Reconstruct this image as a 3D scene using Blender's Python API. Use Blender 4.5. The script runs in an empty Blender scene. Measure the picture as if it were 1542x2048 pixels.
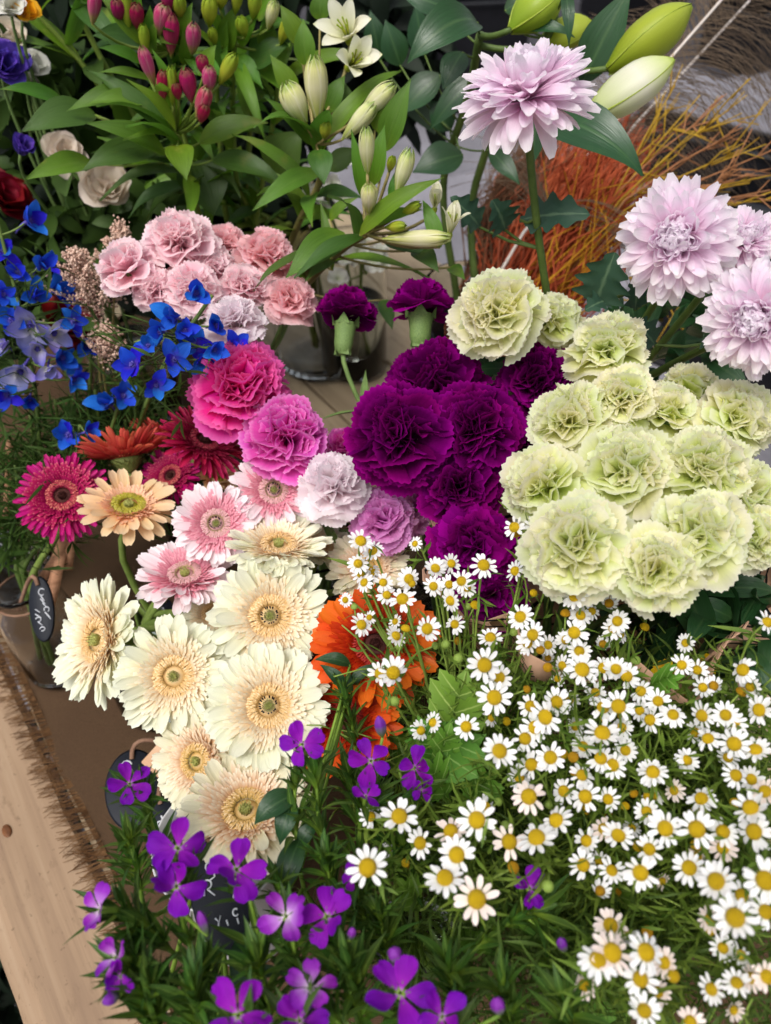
import bpy, math, random
import numpy as np
from mathutils import Vector, Matrix
R_ = math.radians
random.seed(7)
scene = bpy.context.scene
col = scene.collection

# ------------------------------------------------------------------ camera, light, exposure
CAM_H, PITCH, FOV = 0.80, R_(46.0), R_(66.0)
FPX = 1024 / math.tan(FOV / 2)
cam = bpy.data.cameras.new('camera')
cam_o = bpy.data.objects.new('camera', cam)
col.objects.link(cam_o)
cam.sensor_fit = 'VERTICAL'
cam.sensor_height = 32.0
cam.lens = 16.0 / math.tan(FOV / 2)
cam.clip_start = 0.02
cam.clip_end = 200
cam_o.location = (0, 0, CAM_H)
cam_o.rotation_euler = (math.pi / 2 - PITCH, 0, 0)
cam.dof.use_dof = True
cam.dof.focus_distance = 0.57
cam.dof.aperture_fstop = 5.6
scene.camera = cam_o

SUN_EL, SUN_AZ = 62.0, 215.0        # degrees; azimuth clockwise from +Y
world = bpy.data.worlds.new('World')
scene.world = world
world.use_nodes = True
wn = world.node_tree
sky = wn.nodes.new('ShaderNodeTexSky')
sky.sky_type = 'NISHITA'
sky.sun_disc = False
sky.sun_elevation = R_(SUN_EL)
sky.sun_rotation = R_(SUN_AZ)
sky.air_density = 1.0
sky.dust_density = 6.0
hs = wn.nodes.new('ShaderNodeHueSaturation')
hs.inputs['Saturation'].default_value = 0.30      # cloud-covered sky: nearly white light
wn.links.new(sky.outputs[0], hs.inputs['Color'])
wn.links.new(hs.outputs[0], wn.nodes['Background'].inputs[0])
wn.nodes['Background'].inputs[1].default_value = 0.13
sun = bpy.data.lights.new('sun', 'SUN')
sun.energy = 1.4
sun.angle = R_(25)
sun.color = (1.0, 0.965, 0.91)
sun_o = bpy.data.objects.new('sun', sun)
col.objects.link(sun_o)
sd = Vector((math.sin(R_(SUN_AZ)) * math.cos(R_(SUN_EL)), math.cos(R_(SUN_AZ)) * math.cos(R_(SUN_EL)), math.sin(R_(SUN_EL))))
sun_o.rotation_euler = (-sd).to_track_quat('-Z', 'Y').to_euler()
scene.view_settings.view_transform = 'Standard'
scene.view_settings.look = 'None'
scene.view_settings.exposure = 0.28
scene.view_settings.gamma = 1.0
scene.cycles.use_denoising = True
scene.cycles.max_bounces = 10
scene.cycles.diffuse_bounces = 7
scene.cycles.transmission_bounces = 8
scene.cycles.transparent_max_bounces = 12
scene.cycles.sample_clamp_indirect = 6.0

# ------------------------------------------------------------------ pixel helpers (real depth in metres)
CP = Vector((0, 0, CAM_H))
CR = Vector((1, 0, 0))
CF = Vector((0, math.cos(PITCH), -math.sin(PITCH)))
CU = Vector((0, math.sin(PITCH), math.cos(PITCH)))
def ray(px, py):
    return (CF + CR * ((px - 771) / FPX) - CU * ((py - 1024) / FPX)).normalized()
def at(px, py, d):
    return CP + ray(px, py) * d
def ground(px, py, z=0.0):
    r = ray(px, py)
    return CP + r * ((z - CAM_H) / r.z)
def face(P, f):
    a, b = f[0], f[1]
    c = f[2] if len(f) > 2 else math.sqrt(max(0.0, 1 - a * a - b * b))
    t = (CP - P).normalized()
    r = CU.cross(t).normalized()
    u = t.cross(r).normalized()
    return (r * a + u * b + t * c).normalized()
def pxs(px, d):            # size in metres of px pixels at distance d
    return px * d / FPX
def frame(P, n, roll=0.0, s=1.0):
    n = n.normalized()
    h = Vector((0, 0, 1)) if abs(n.z) < 0.95 else Vector((0, 1, 0))
    x = h.cross(n).normalized()
    y = n.cross(x)
    M = Matrix(((x.x, y.x, n.x, 0), (x.y, y.y, n.y, 0), (x.z, y.z, n.z, 0), (0, 0, 0, 1)))
    return Matrix.Translation(P) @ M @ Matrix.Rotation(roll, 4, 'Z') @ Matrix.Scale(s, 4)
def RX(a): return Matrix.Rotation(a, 4, 'X')
def RY(a): return Matrix.Rotation(a, 4, 'Y')
def RZ(a): return Matrix.Rotation(a, 4, 'Z')
def T(x, y, z): return Matrix.Translation((x, y, z))
U = random.uniform

# ------------------------------------------------------------------ materials
def lin(h):
    h = h.lstrip('#')
    o = []
    for i in (0, 2, 4):
        c = int(h[i:i + 2], 16) / 255
        o.append(c / 12.92 if c <= 0.04045 else ((c + 0.055) / 1.055) ** 2.4)
    return (*o, 1.0)
class NT:
    def __init__(s, name):
        s.m = bpy.data.materials.new(name)
        s.m.use_nodes = True
        s.t = s.m.node_tree
        s.t.nodes.clear()
        s.out = s.t.nodes.new('ShaderNodeOutputMaterial')
    def n(s, typ, **kw):
        nd = s.t.nodes.new('ShaderNode' + typ)
        for k, v in kw.items():
            if k.startswith('_'):
                nd.inputs[k[1:].replace('_', ' ')].default_value = v
            else:
                setattr(nd, k, v)
        return nd
    def l(s, a, b):
        s.t.links.new(a, b)
    def math(s, op, a, b=None, clamp=False):
        nd = s.t.nodes.new('ShaderNodeMath')
        nd.operation = op
        nd.use_clamp = clamp
        for i, v in enumerate((a, b)):
            if v is None: continue
            if isinstance(v, (int, float)): nd.inputs[i].default_value = v
            else: s.l(v, nd.inputs[i])
        return nd.outputs[0]
    def mix(s, f, a, b, blend='MIX'):
        nd = s.t.nodes.new('ShaderNodeMix')
        nd.data_type = 'RGBA'
        nd.blend_type = blend
        for i, v in ((0, f), (6, a), (7, b)):
            if isinstance(v, (int, float)): nd.inputs[i].default_value = v
            elif isinstance(v, tuple): nd.inputs[i].default_value = v
            else: s.l(v, nd.inputs[i])
        return nd.outputs[2]
    def ramp(s, fac, stops, interp='LINEAR'):
        nd = s.t.nodes.new('ShaderNodeValToRGB')
        nd.color_ramp.interpolation = interp
        e = nd.color_ramp.elements
        while len(e) < len(stops): e.new(0.5)
        for k, (p, c) in enumerate(stops):
            e[k].position = p
            e[k].color = c
        s.l(fac, nd.inputs[0])
        return nd.outputs[0]

def petal_mat(name, stops, trans=0.3, rough=0.55, vein=0.12, vfreq=18.0, rnd=0.08, hue=0.012, edge=None, spec=0.25, midrib=None, bump=0.15, spot=None):
    """stops along the petal (0 base .. 1 tip); fine lengthwise veins; per-petal random value."""
    k = NT(name)
    uv = k.n('UVMap')
    sp = k.n('SeparateXYZ')
    k.l(uv.outputs[0], sp.inputs[0])
    u, v = sp.outputs[0], sp.outputs[1]
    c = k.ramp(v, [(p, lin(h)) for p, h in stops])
    au = k.math('ABSOLUTE', k.math('SUBTRACT', u, 0.5))
    if edge:
        ef = k.math('MULTIPLY', k.math('SUBTRACT', au, 0.30, True), 3.5, True)
        c = k.mix(ef, c, lin(edge))
    if midrib:
        mf = k.math('SUBTRACT', 1.0, k.math('MULTIPLY', au, 16.0, True), True)
        c = k.mix(mf, c, lin(midrib))
    oi = k.n('ObjectInfo')
    mp = k.n('CombineXYZ')
    k.l(k.math('MULTIPLY', u, vfreq), mp.inputs[0])
    k.l(k.math('MULTIPLY', v, 1.6), mp.inputs[1])
    k.l(k.math('MULTIPLY', oi.outputs['Random'], 37.0), mp.inputs[2])
    nz = k.n('TexNoise', _Scale=1.0, _Detail=3.0, _Roughness=0.6)
    k.l(mp.outputs[0], nz.inputs['Vector'])
    tc = k.n('TexCoord')
    nz2 = k.n('TexNoise', _Scale=60.0, _Detail=3.0)
    k.l(tc.outputs['Object'], nz2.inputs['Vector'])
    val = k.math('ADD', 1.0 - vein * 0.5 - rnd * 0.5, k.math('MULTIPLY', nz.outputs[0], vein))
    val = k.math('ADD', val, k.math('MULTIPLY', oi.outputs['Random'], rnd))
    val = k.math('ADD', val, k.math('MULTIPLY', k.math('SUBTRACT', nz2.outputs[0], 0.5), 0.12))
    if spot:
        ns = k.n('TexNoise', _Scale=38.0, _Detail=4.0)
        k.l(tc.outputs['Object'], ns.inputs['Vector'])
        c = k.mix(k.math('MULTIPLY', k.math('SUBTRACT', ns.outputs[0], 0.60, True), 4.0, True), c, lin(spot))
    h = k.n('HueSaturation')
    rnd2 = k.math('FRACT', k.math('MULTIPLY', oi.outputs['Random'], 7.31))
    k.l(k.math('ADD', 0.5 - hue, k.math('MULTIPLY', rnd2, 2 * hue)), h.inputs['Hue'])
    k.l(val, h.inputs['Value'])
    k.l(c, h.inputs['Color'])
    p = k.n('BsdfPrincipled', _Roughness=rough)
    p.inputs['Specular IOR Level'].default_value = spec
    k.l(h.outputs[0], p.inputs['Base Color'])
    bp = k.n('Bump', _Strength=bump, _Distance=0.001)
    k.l(nz.outputs[0], bp.inputs['Height'])
    k.l(bp.outputs[0], p.inputs['Normal'])
    tr = k.n('BsdfTranslucent')
    k.l(h.outputs[0], tr.inputs[0])
    ms = k.n('MixShader')
    ms.inputs[0].default_value = trans
    k.l(p.outputs[0], ms.inputs[1])
    k.l(tr.outputs[0], ms.inputs[2])
    k.l(ms.outputs[0], k.out.inputs[0])
    return k.m

def noise_mat(name, a, b, scale=8.0, rough=0.7, stretch=(1, 1, 1), bump=0.2, detail=6.0, spec=0.3, bdist=0.002, coord='Object', rnd=0.0):
    k = NT(name)
    tc = k.n('TexCoord')
    mp = k.n('Mapping')
    mp.inputs['Scale'].default_value = stretch
    k.l(tc.outputs[coord], mp.inputs[0])
    nz = k.n('TexNoise', _Scale=scale, _Detail=detail, _Roughness=0.6)
    k.l(mp.outputs[0], nz.inputs['Vector'])
    c = k.ramp(nz.outputs[0], [(0.3, lin(a)), (0.7, lin(b))])
    if rnd:
        oi = k.n('ObjectInfo')
        h = k.n('HueSaturation')
        k.l(c, h.inputs['Color'])
        k.l(k.math('ADD', 1 - rnd, k.math('MULTIPLY', oi.outputs['Random'], 2 * rnd)), h.inputs['Value'])
        c = h.outputs[0]
    p = k.n('BsdfPrincipled', _Roughness=rough)
    p.inputs['Specular IOR Level'].default_value = spec
    k.l(c, p.inputs['Base Color'])
    bp = k.n('Bump', _Strength=bump, _Distance=bdist)
    k.l(nz.outputs[0], bp.inputs['Height'])
    k.l(bp.outputs[0], p.inputs['Normal'])
    k.l(p.outputs[0], k.out.inputs[0])
    return k.m

M = {}
# carnations
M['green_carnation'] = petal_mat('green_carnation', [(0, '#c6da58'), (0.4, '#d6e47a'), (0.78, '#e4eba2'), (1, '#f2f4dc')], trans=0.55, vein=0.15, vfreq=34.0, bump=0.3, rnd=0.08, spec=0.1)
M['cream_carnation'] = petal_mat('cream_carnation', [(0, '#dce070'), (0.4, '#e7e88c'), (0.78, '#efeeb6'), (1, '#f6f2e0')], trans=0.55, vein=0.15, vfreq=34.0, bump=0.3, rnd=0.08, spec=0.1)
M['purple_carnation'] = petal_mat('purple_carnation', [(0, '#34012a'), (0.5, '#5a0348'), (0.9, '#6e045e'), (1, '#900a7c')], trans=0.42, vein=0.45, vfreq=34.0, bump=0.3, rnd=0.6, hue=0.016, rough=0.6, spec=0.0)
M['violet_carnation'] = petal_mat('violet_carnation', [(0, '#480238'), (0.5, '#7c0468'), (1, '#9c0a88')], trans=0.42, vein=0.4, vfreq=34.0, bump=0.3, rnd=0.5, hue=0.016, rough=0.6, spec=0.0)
M['pale_pink_carnation'] = petal_mat('pale_pink_carnation', [(0, '#f0a4b4'), (0.45, '#f8ccd6'), (0.9, '#fadee4'), (1, '#fcecee')], trans=0.5, vein=0.16, vfreq=34.0, bump=0.3, spec=0.1)
M['salmon_carnation'] = petal_mat('salmon_carnation', [(0, '#e08c94'), (0.5, '#f2b8bc'), (1, '#f7d4d8')], trans=0.48, vein=0.16, vfreq=34.0, bump=0.3, spec=0.1)
M['hot_pink_carnation'] = petal_mat('hot_pink_carnation', [(0, '#b0045c'), (0.5, '#d81080'), (0.85, '#e4309c'), (1, '#f070bc')], trans=0.46, vein=0.3, vfreq=34.0, bump=0.3, rnd=0.2, spec=0.08)
M['orchid_carnation'] = petal_mat('orchid_carnation', [(0, '#b41c8c'), (0.5, '#dc3cae'), (0.9, '#e65cc2'), (1, '#f096d8')], trans=0.46, vein=0.25, vfreq=34.0, bump=0.3, rnd=0.15, spec=0.08)
M['mauve_carnation'] = petal_mat('mauve_carnation', [(0, '#b03c98'), (0.5, '#d66cc0'), (1, '#eba8e0')], trans=0.46, vein=0.25, vfreq=34.0, bump=0.3, rnd=0.12, spec=0.08)
M['white_carnation'] = petal_mat('white_carnation', [(0, '#eccfd0'), (0.5, '#f5e4e8'), (1, '#faf2f6')], trans=0.52, vein=0.08, vfreq=34.0, spec=0.1)
M['calyx'] = noise_mat('calyx', '#4c6636', '#7c9654', 60, 0.6, (1, 1, 0.3), 0.2)
# gerberas
def gm(n, ray_stops, inner_stops, ring, **kw):
    M[n + '_ray'] = petal_mat(n + '_ray', ray_stops, trans=0.3, rough=0.45, vein=0.12, vfreq=9.0, hue=0.008, bump=0.35, **kw)
    M[n + '_inner'] = petal_mat(n + '_inner', inner_stops, trans=0.25, rough=0.5, vein=0.10, vfreq=6.0, hue=0.0, rnd=0.0)
    M[n + '_ring'] = petal_mat(n + '_ring', [(0, ring[0]), (0.5, ring[1]), (1, ring[2])], trans=0.2, rough=0.5, vein=0.15, hue=0.0, rnd=0.0)
gm('cream', [(0, '#e6d8a4'), (0.4, '#ece8c8'), (1, '#eef0dc')], [(0, '#dfb67c'), (0.45, '#ecd2a8'), (0.85, '#f2e7cc'), (1, '#f3efde')], ('#c89c58', '#e6c084', '#f5e2ba'))
gm('ivory', [(0, '#e2d2a2'), (0.4, '#eae2be'), (1, '#eeead2')], [(0, '#cf9a62'), (0.5, '#e2bc94'), (0.85, '#efdcc0'), (1, '#f4ead8')], ('#a88a3c', '#dcb36c', '#f3dcb4'))
gm('peach', [(0, '#e8a86c'), (0.5, '#f2cc98'), (1, '#f5dab2')], [(0, '#e39a68'), (0.5, '#efba92'), (1, '#f3ceac')], ('#8c8a1c', '#b8ac34', '#d8cf74'))
gm('blush', [(0, '#eaa4ac'), (0.4, '#f4d6dc'), (1, '#f8eef0')], [(0, '#c8607a'), (0.5, '#df8a9e'), (1, '#efb4c0')], ('#a8a05c', '#d9a3a4', '#ecc0c4'))
gm('magenta', [(0, '#740440'), (0.5, '#ae0660'), (1, '#c4187c')], [(0, '#6a0430'), (0.6, '#a00a50'), (0.9, '#b81c5c'), (1, '#d8707c')], ('#5c0a22', '#a52040', '#e08a74'))
gm('crimson', [(0, '#6a0624'), (0.5, '#a80f40'), (1, '#c42a5c')], [(0, '#6a0624'), (0.6, '#a01242'), (1, '#b83a5a')], ('#5c0a22', '#98203c', '#c8646c'))
gm('salmon', [(0, '#b0302c'), (0.5, '#d64c44'), (1, '#e27058')], [(0, '#8c1a1e'), (0.6, '#bc3030'), (1, '#d05a48')], ('#6a1a1a', '#b03030', '#d07850'))
gm('orange', [(0, '#b3260c'), (0.5, '#df5714'), (1, '#ea6c20')], [(0, '#8a140a'), (0.6, '#b8280e'), (1, '#d04414')], ('#4a0a0a', '#8a140c', '#b83020'))
M['gerbera_eye'] = noise_mat('gerbera_eye', '#98a040', '#d6d488', 240, 0.6, bump=0.6, bdist=0.001)
M['gerbera_eye_dark'] = noise_mat('gerbera_eye_dark', '#2c1610', '#64302a', 240, 0.6, bump=0.6, bdist=0.001)
M['anther'] = noise_mat('anther', '#0c0806', '#241814', 90, 0.6)
M['gerbera_stem'] = noise_mat('gerbera_stem', '#566c2a', '#84964c', 40, 0.6, bump=0.15)
M['involucre'] = noise_mat('involucre', '#4d5c26', '#8a9150', 60, 0.6, bump=0.3)
# chrysanthemum
M['mum'] = petal_mat('mum', [(0, '#f0b8da'), (0.35, '#f5d8ea'), (0.8, '#f7e9f4'), (1, '#f9f4f9')], trans=0.55, vein=0.16, vfreq=12, rnd=0.08, rough=0.55, spec=0.1)
# daisies
M['daisy_petal'] = petal_mat('daisy_petal', [(0, '#dcdcc8'), (0.3, '#efefee'), (1, '#f1f0f2')], trans=0.25, vein=0.06, rnd=0.08, vfreq=8)
M['daisy_petal_pink'] = petal_mat('daisy_petal_pink', [(0, '#e4d6c0'), (0.3, '#f3e3da'), (1, '#f5e6e0')], trans=0.25, vein=0.06, rnd=0.08, vfreq=8)
M['daisy_disc'] = noise_mat('daisy_disc', '#d0a000', '#f2d01c', 330, 0.65, bump=0.9, bdist=0.0012, rnd=0.10)
M['shade_leaf'] = petal_mat('shade_leaf', [(0, '#3a5420'), (1, '#5c7832')], trans=0.3, vein=0.2, rnd=0.2)  # foliage green darkened to paint shade into the gaps of the daisy bunch
M['daisy_disc_old'] = noise_mat('daisy_disc_old', '#b07a06', '#d8a814', 330, 0.7, bump=0.9, bdist=0.0012, rnd=0.12)
M['yellow_petal'] = petal_mat('yellow_petal', [(0, '#d9a400'), (1, '#f0cc10')], vein=0.1)
M['daisy_stem'] = noise_mat('daisy_stem', '#5d7a28', '#93a850', 50, 0.6)
M['feverfew_leaf'] = petal_mat('feverfew_leaf', [(0, '#4a6c22'), (0.5, '#5c862c'), (1, '#6c963a')], trans=0.3, vein=0.3, vfreq=12, rnd=0.35, hue=0.02, midrib='#8fac5c', rough=0.5)
M['thread_leaf'] = petal_mat('thread_leaf', [(0, '#4c6a20'), (1, '#7d963c')], trans=0.34, vein=0.2, rnd=0.2)
# sweet william
M['dianthus'] = petal_mat('dianthus', [(0, '#c890d8'), (0.14, '#9a24b8'), (0.5, '#8010a8'), (1, '#7a0cac')], trans=0.34, vein=0.45, vfreq=18, rnd=0.25, hue=0.016, rough=0.55, spec=0.12, bump=0.5)
M['dianthus_light'] = petal_mat('dianthus_light', [(0, '#f2e2f4'), (0.3, '#c080d6'), (0.65, '#9a36bc'), (1, '#8418ac')], trans=0.34, vein=0.45, vfreq=18, rnd=0.25, hue=0.016, rough=0.55, spec=0.12, bump=0.5)
M['dianthus_bud'] = petal_mat('dianthus_bud', [(0, '#5f7d2a'), (0.45, '#6a5a78'), (0.6, '#7a2a9c'), (1, '#8a3ab0')], vein=0.3)
M['dianthus_leaf'] = petal_mat('dianthus_leaf', [(0, '#6f8f28'), (0.4, '#456424'), (1, '#304c1e')], trans=0.28, vein=0.3, vfreq=8, rnd=0.5, hue=0.02, midrib='#7a9844', rough=0.5, spec=0.25)
M['dianthus_stem'] = noise_mat('dianthus_stem', '#4d6b1f', '#83a03c', 40, 0.55)
# delphinium
M['delphinium'] = petal_mat('delphinium', [(0, '#4a3cb0'), (0.4, '#2450cc'), (0.85, '#2a5cda'), (1, '#4464d0')], trans=0.34, vein=0.45, vfreq=14, rnd=0.4, hue=0.024, rough=0.6, spec=0.12, bump=0.4)
M['delphinium_pale'] = petal_mat('delphinium_pale', [(0, '#c8c8a8'), (0.4, '#a8a4cc'), (0.8, '#7c78c8'), (1, '#5a5cc0')], trans=0.3, vein=0.3, vfreq=12, rnd=0.3, hue=0.02, rough=0.5)
M['spur'] = noise_mat('spur', '#3c3494', '#6c62b4', 60, 0.6)
M['bee'] = noise_mat('bee', '#3a2a72', '#7a5a9c', 200, 0.6)
M['delphinium_stem'] = noise_mat('delphinium_stem', '#3f5520', '#6f8440', 40, 0.6)
M['delphinium_leaf'] = petal_mat('delphinium_leaf', [(0, '#2c4418'), (1, '#4a662a')], trans=0.2, vein=0.2, rnd=0.3)
# other flowers
M['astilbe'] = noise_mat('astilbe', '#bd9482', '#e6cab6', 120, 0.8, bump=0.3)
M['lisianthus_white'] = petal_mat('lisianthus_white', [(0, '#c2c08c'), (0.4, '#dcd0bc'), (1, '#e4d6c8')], trans=0.35, vein=0.1)
M['lisianthus_purple'] = petal_mat('lisianthus_purple', [(0, '#5a4a98'), (1, '#5c3fae')], trans=0.3, vein=0.2, rnd=0.2)
M['stock_white'] = petal_mat('stock_white', [(0, '#c6cfa4'), (0.4, '#dfe0d2'), (1, '#e8e6e0')], trans=0.35, vein=0.1)
M['red_petal'] = petal_mat('red_petal', [(0, '#3c0410'), (1, '#780a20')], trans=0.2, vein=0.15, rnd=0.2)
M['freesia_yellow'] = petal_mat('freesia_yellow', [(0, '#e0e0d0'), (0.5, '#efc040'), (1, '#f0b010')], vein=0.1)
M['alstro_pink'] = petal_mat('alstro_pink', [(0, '#8f9a3c'), (0.30, '#b8a060'), (0.5, '#c4607c'), (0.86, '#bc3468'), (0.95, '#c06a74'), (1, '#6f8a3c')], trans=0.25, vein=0.6, vfreq=16, rnd=0.2, hue=0.02, rough=0.42, edge='#d8909c')
M['alstro_magenta'] = petal_mat('alstro_magenta', [(0, '#8f8a3c'), (0.28, '#a8405c'), (0.88, '#a01050'), (1, '#7a5a3c')], trans=0.25, vein=0.5, vfreq=16, rnd=0.25, rough=0.42, edge='#b8305c')
M['alstro_cream'] = petal_mat('alstro_cream', [(0, '#9cab3c'), (0.25, '#c4ca74'), (0.6, '#e0deb0'), (0.88, '#d6d890'), (1, '#7f9c34')], trans=0.28, vein=0.45, vfreq=14, rnd=0.08, rough=0.42, edge='#efecd0')
M['alstro_green'] = petal_mat('alstro_green', [(0, '#7c9a24'), (0.5, '#b3bb3c'), (1, '#8aa32c')], trans=0.28, vein=0.3, vfreq=20, rnd=0.1, rough=0.42)
M['alstro_tepal'] = petal_mat('alstro_tepal', [(0, '#c3c878'), (0.35, '#eceac8'), (0.9, '#f1efdc'), (1, '#d3d8a0')], trans=0.32, vein=0.15, rnd=0.05, rough=0.42)
M['alstro_leaf'] = petal_mat('alstro_leaf', [(0, '#6c9426'), (0.3, '#547e26'), (1, '#5c882c')], trans=0.36, spot='#8a8a3c', vein=0.55, vfreq=26, rnd=0.35, hue=0.018, midrib='#5c8330', rough=0.36, spec=0.45, bump=0.6)
M['alstro_leaf_dark'] = petal_mat('alstro_leaf_dark', [(0, '#4c6c22'), (0.3, '#436224'), (1, '#4a6a2a')], trans=0.32, spot='#6c7434', vein=0.55, vfreq=26, rnd=0.35, hue=0.018, rough=0.38, spec=0.45, bump=0.6)
M['alstro_leaf_bright'] = petal_mat('alstro_leaf_bright', [(0, '#7f9f28'), (0.3, '#6a9426'), (1, '#628c2a')], trans=0.4, spot='#a8a850', vein=0.55, vfreq=22, rnd=0.25, hue=0.018, rough=0.38, spec=0.45, bump=0.6)
M['alstro_stem'] = noise_mat('alstro_stem', '#55701f', '#8a9c48', 30, 0.5)
M['brown_stem'] = noise_mat('brown_stem', '#6a6434', '#9a8c58', 30, 0.55)
M['lily_leaf'] = petal_mat('lily_leaf', [(0, '#274522'), (0.4, '#244626'), (1, '#2c5230')], trans=0.2, spot='#3c5a30', vein=0.55, vfreq=16, rnd=0.25, hue=0.012, midrib='#3c5c34', rough=0.3, spec=0.5, bump=0.6)
M['lily_bud'] = petal_mat('lily_bud', [(0, '#9aac3c'), (0.2, '#cdd39a'), (0.6, '#e6e3d2'), (0.93, '#d3dc8c'), (1, '#a6bb3c')], trans=0.3, vein=0.1, vfreq=20, rnd=0.05, rough=0.36)
M['lily_bud_green'] = petal_mat('lily_bud_green', [(0, '#7f9a22'), (0.4, '#a3b63a'), (0.9, '#a9bd48'), (1, '#9ab338')], trans=0.3, vein=0.12, vfreq=20, rnd=0.05, rough=0.36)
M['lily_rib'] = noise_mat('lily_rib', '#7f9324', '#a3b142', 30, 0.45)
M['mum_leaf'] = petal_mat('mum_leaf', [(0, '#3a5240'), (0.5, '#2f4b3a'), (1, '#34523e')], trans=0.15, vein=0.25, vfreq=10, rnd=0.2, midrib='#5a7458', rough=0.55)
M['mum_stem'] = noise_mat('mum_stem', '#3c5224', '#64783a', 30, 0.55)
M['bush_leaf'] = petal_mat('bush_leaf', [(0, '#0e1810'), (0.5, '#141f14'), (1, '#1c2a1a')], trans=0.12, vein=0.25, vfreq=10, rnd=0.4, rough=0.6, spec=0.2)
# dried material
M['broom_orange'] = noise_mat('broom_orange', '#93361a', '#c4623c', 25, 0.85, bump=0.1)
M['broom_pink'] = noise_mat('broom_pink', '#9c4c34', '#c47a58', 25, 0.85, bump=0.1)
M['broom_yellow'] = noise_mat('broom_yellow', '#a86a08', '#d69f28', 25, 0.8, bump=0.1)
M['broom_brown'] = noise_mat('broom_brown', '#4a3020', '#7a563c', 25, 0.85, bump=0.1)
M['twig_yellow'] = noise_mat('twig_yellow', '#94700e', '#bb9830', 30, 0.7)
M['twig_brown'] = noise_mat('twig_brown', '#8a5a34', '#b5805a', 30, 0.75)
M['barb'] = noise_mat('barb', '#4a3c30', '#8a7660', 12, 0.7)
M['quill'] = noise_mat('quill', '#cfc3b8', '#e6dcd6', 20, 0.5)
M['dry_stick'] = noise_mat('dry_stick', '#8a7a74', '#b8a8a8', 20, 0.7)

def wood_mat(name, a, b, c2, rough=0.62):
    k = NT(name)
    tc = k.n('TexCoord')
    mp = k.n('Mapping')
    mp.inputs['Scale'].default_value = (1.6, 26, 26)
    oi = k.n('ObjectInfo')
    off = k.n('CombineXYZ')
    k.l(k.math('MULTIPLY', oi.outputs['Random'], 40.0), off.inputs[0])
    k.l(k.math('MULTIPLY', oi.outputs['Random'], 90.0), off.inputs[1])
    k.l(tc.outputs['Object'], mp.inputs[0])
    k.l(off.outputs[0], mp.inputs['Location'])
    nz = k.n('TexNoise', _Scale=1.4, _Detail=6.0, _Roughness=0.62, _Distortion=0.6)
    k.l(mp.outputs[0], nz.inputs['Vector'])
    mp2 = k.n('Mapping')
    mp2.inputs['Scale'].default_value = (5, 7, 7)
    k.l(tc.outputs['Object'], mp2.inputs[0])
    n2 = k.n('TexNoise', _Scale=2.0, _Detail=4.0)
    k.l(mp2.outputs[0], n2.inputs['Vector'])
    c = k.ramp(nz.outputs[0], [(0.28, lin(a)), (0.5, lin(b)), (0.75, lin(c2))])
    c = k.mix(k.math('MULTIPLY', n2.outputs[0], 0.35), c, lin(a))
    mp3 = k.n('Mapping')
    mp3.inputs['Scale'].default_value = (9, 22, 9)
    k.l(tc.outputs['Object'], mp3.inputs[0])
    n3 = k.n('TexNoise', _Scale=3.0, _Detail=7.0, _Roughness=0.7)
    k.l(mp3.outputs[0], n3.inputs['Vector'])
    c = k.mix(k.math('MULTIPLY', k.math('SUBTRACT', n3.outputs[0], 0.56, True), 3.2, True), c, lin('#5a4430'))
    n4 = k.n('TexNoise', _Scale=160.0, _Detail=2.0)
    k.l(tc.outputs['Object'], n4.inputs['Vector'])
    c = k.mix(k.math('MULTIPLY', k.math('SUBTRACT', n4.outputs[0], 0.66, True), 5.0, True), c, lin('#4a3422'))
    p = k.n('BsdfPrincipled', _Roughness=rough)
    p.inputs['Specular IOR Level'].default_value = 0.3
    k.l(c, p.inputs['Base Color'])
    bp = k.n('Bump', _Strength=0.6, _Distance=0.001)
    k.l(nz.outputs[0], bp.inputs['Height'])
    k.l(bp.outputs[0], p.inputs['Normal'])
    k.l(p.outputs[0], k.out.inputs[0])
    return k.m
M['pine'] = wood_mat('pine', '#7c6450', '#9a8066', '#ac947a')
M['table_wood'] = wood_mat('table_wood', '#8c7a62', '#ac987c', '#bda98c')
M['crate_wood'] = wood_mat('crate_wood', '#b58a68', '#d3aa88', '#ddb898')
M['knot'] = noise_mat('knot', '#4a2a14', '#7a4c2a', 60, 0.6, stretch=(1, 1, 1))
def burlap_mat():
    k = NT('burlap')
    tc = k.n('TexCoord')
    w1 = k.n('TexWave', _Scale=190.0, _Distortion=3.5, _Detail=2.0)
    w1.inputs['Detail Scale'].default_value = 3.0
    w1.bands_direction = 'X'
    w2 = k.n('TexWave', _Scale=190.0, _Distortion=3.5, _Detail=2.0)
    w2.inputs['Detail Scale'].default_value = 3.0
    w2.bands_direction = 'Y'
    nz = k.n('TexNoise', _Scale=9.0, _Detail=6.0)
    for w in (w1, w2, nz): k.l(tc.outputs['Object'], w.inputs['Vector'])
    h = k.math('MAXIMUM', w1.outputs['Fac'], w2.outputs['Fac'])
    c = k.ramp(h, [(0.2, lin('#34271c')), (0.8, lin('#5f4a37'))])
    c = k.mix(k.math('MULTIPLY', nz.outputs[0], 0.7), c, lin('#3f3026'))
    p = k.n('BsdfPrincipled', _Roughness=0.95)
    p.inputs['Specular IOR Level'].default_value = 0.05
    k.l(c, p.inputs['Base Color'])
    bp = k.n('Bump', _Strength=0.4, _Distance=0.001)
    k.l(h, bp.inputs['Height'])
    k.l(bp.outputs[0], p.inputs['Normal'])
    k.l(p.outputs[0], k.out.inputs[0])
    return k.m
M['burlap'] = burlap_mat()
M['burlap_thread'] = noise_mat('burlap_thread', '#5c402a', '#8a6848', 60, 0.95, spec=0.05)
M['raffia'] = noise_mat('raffia', '#a87656', '#cf9c7c', 50, 0.7, stretch=(1, 1, 6))
M['cord'] = noise_mat('cord', '#6e5040', '#9a7862', 90, 0.9)
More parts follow.
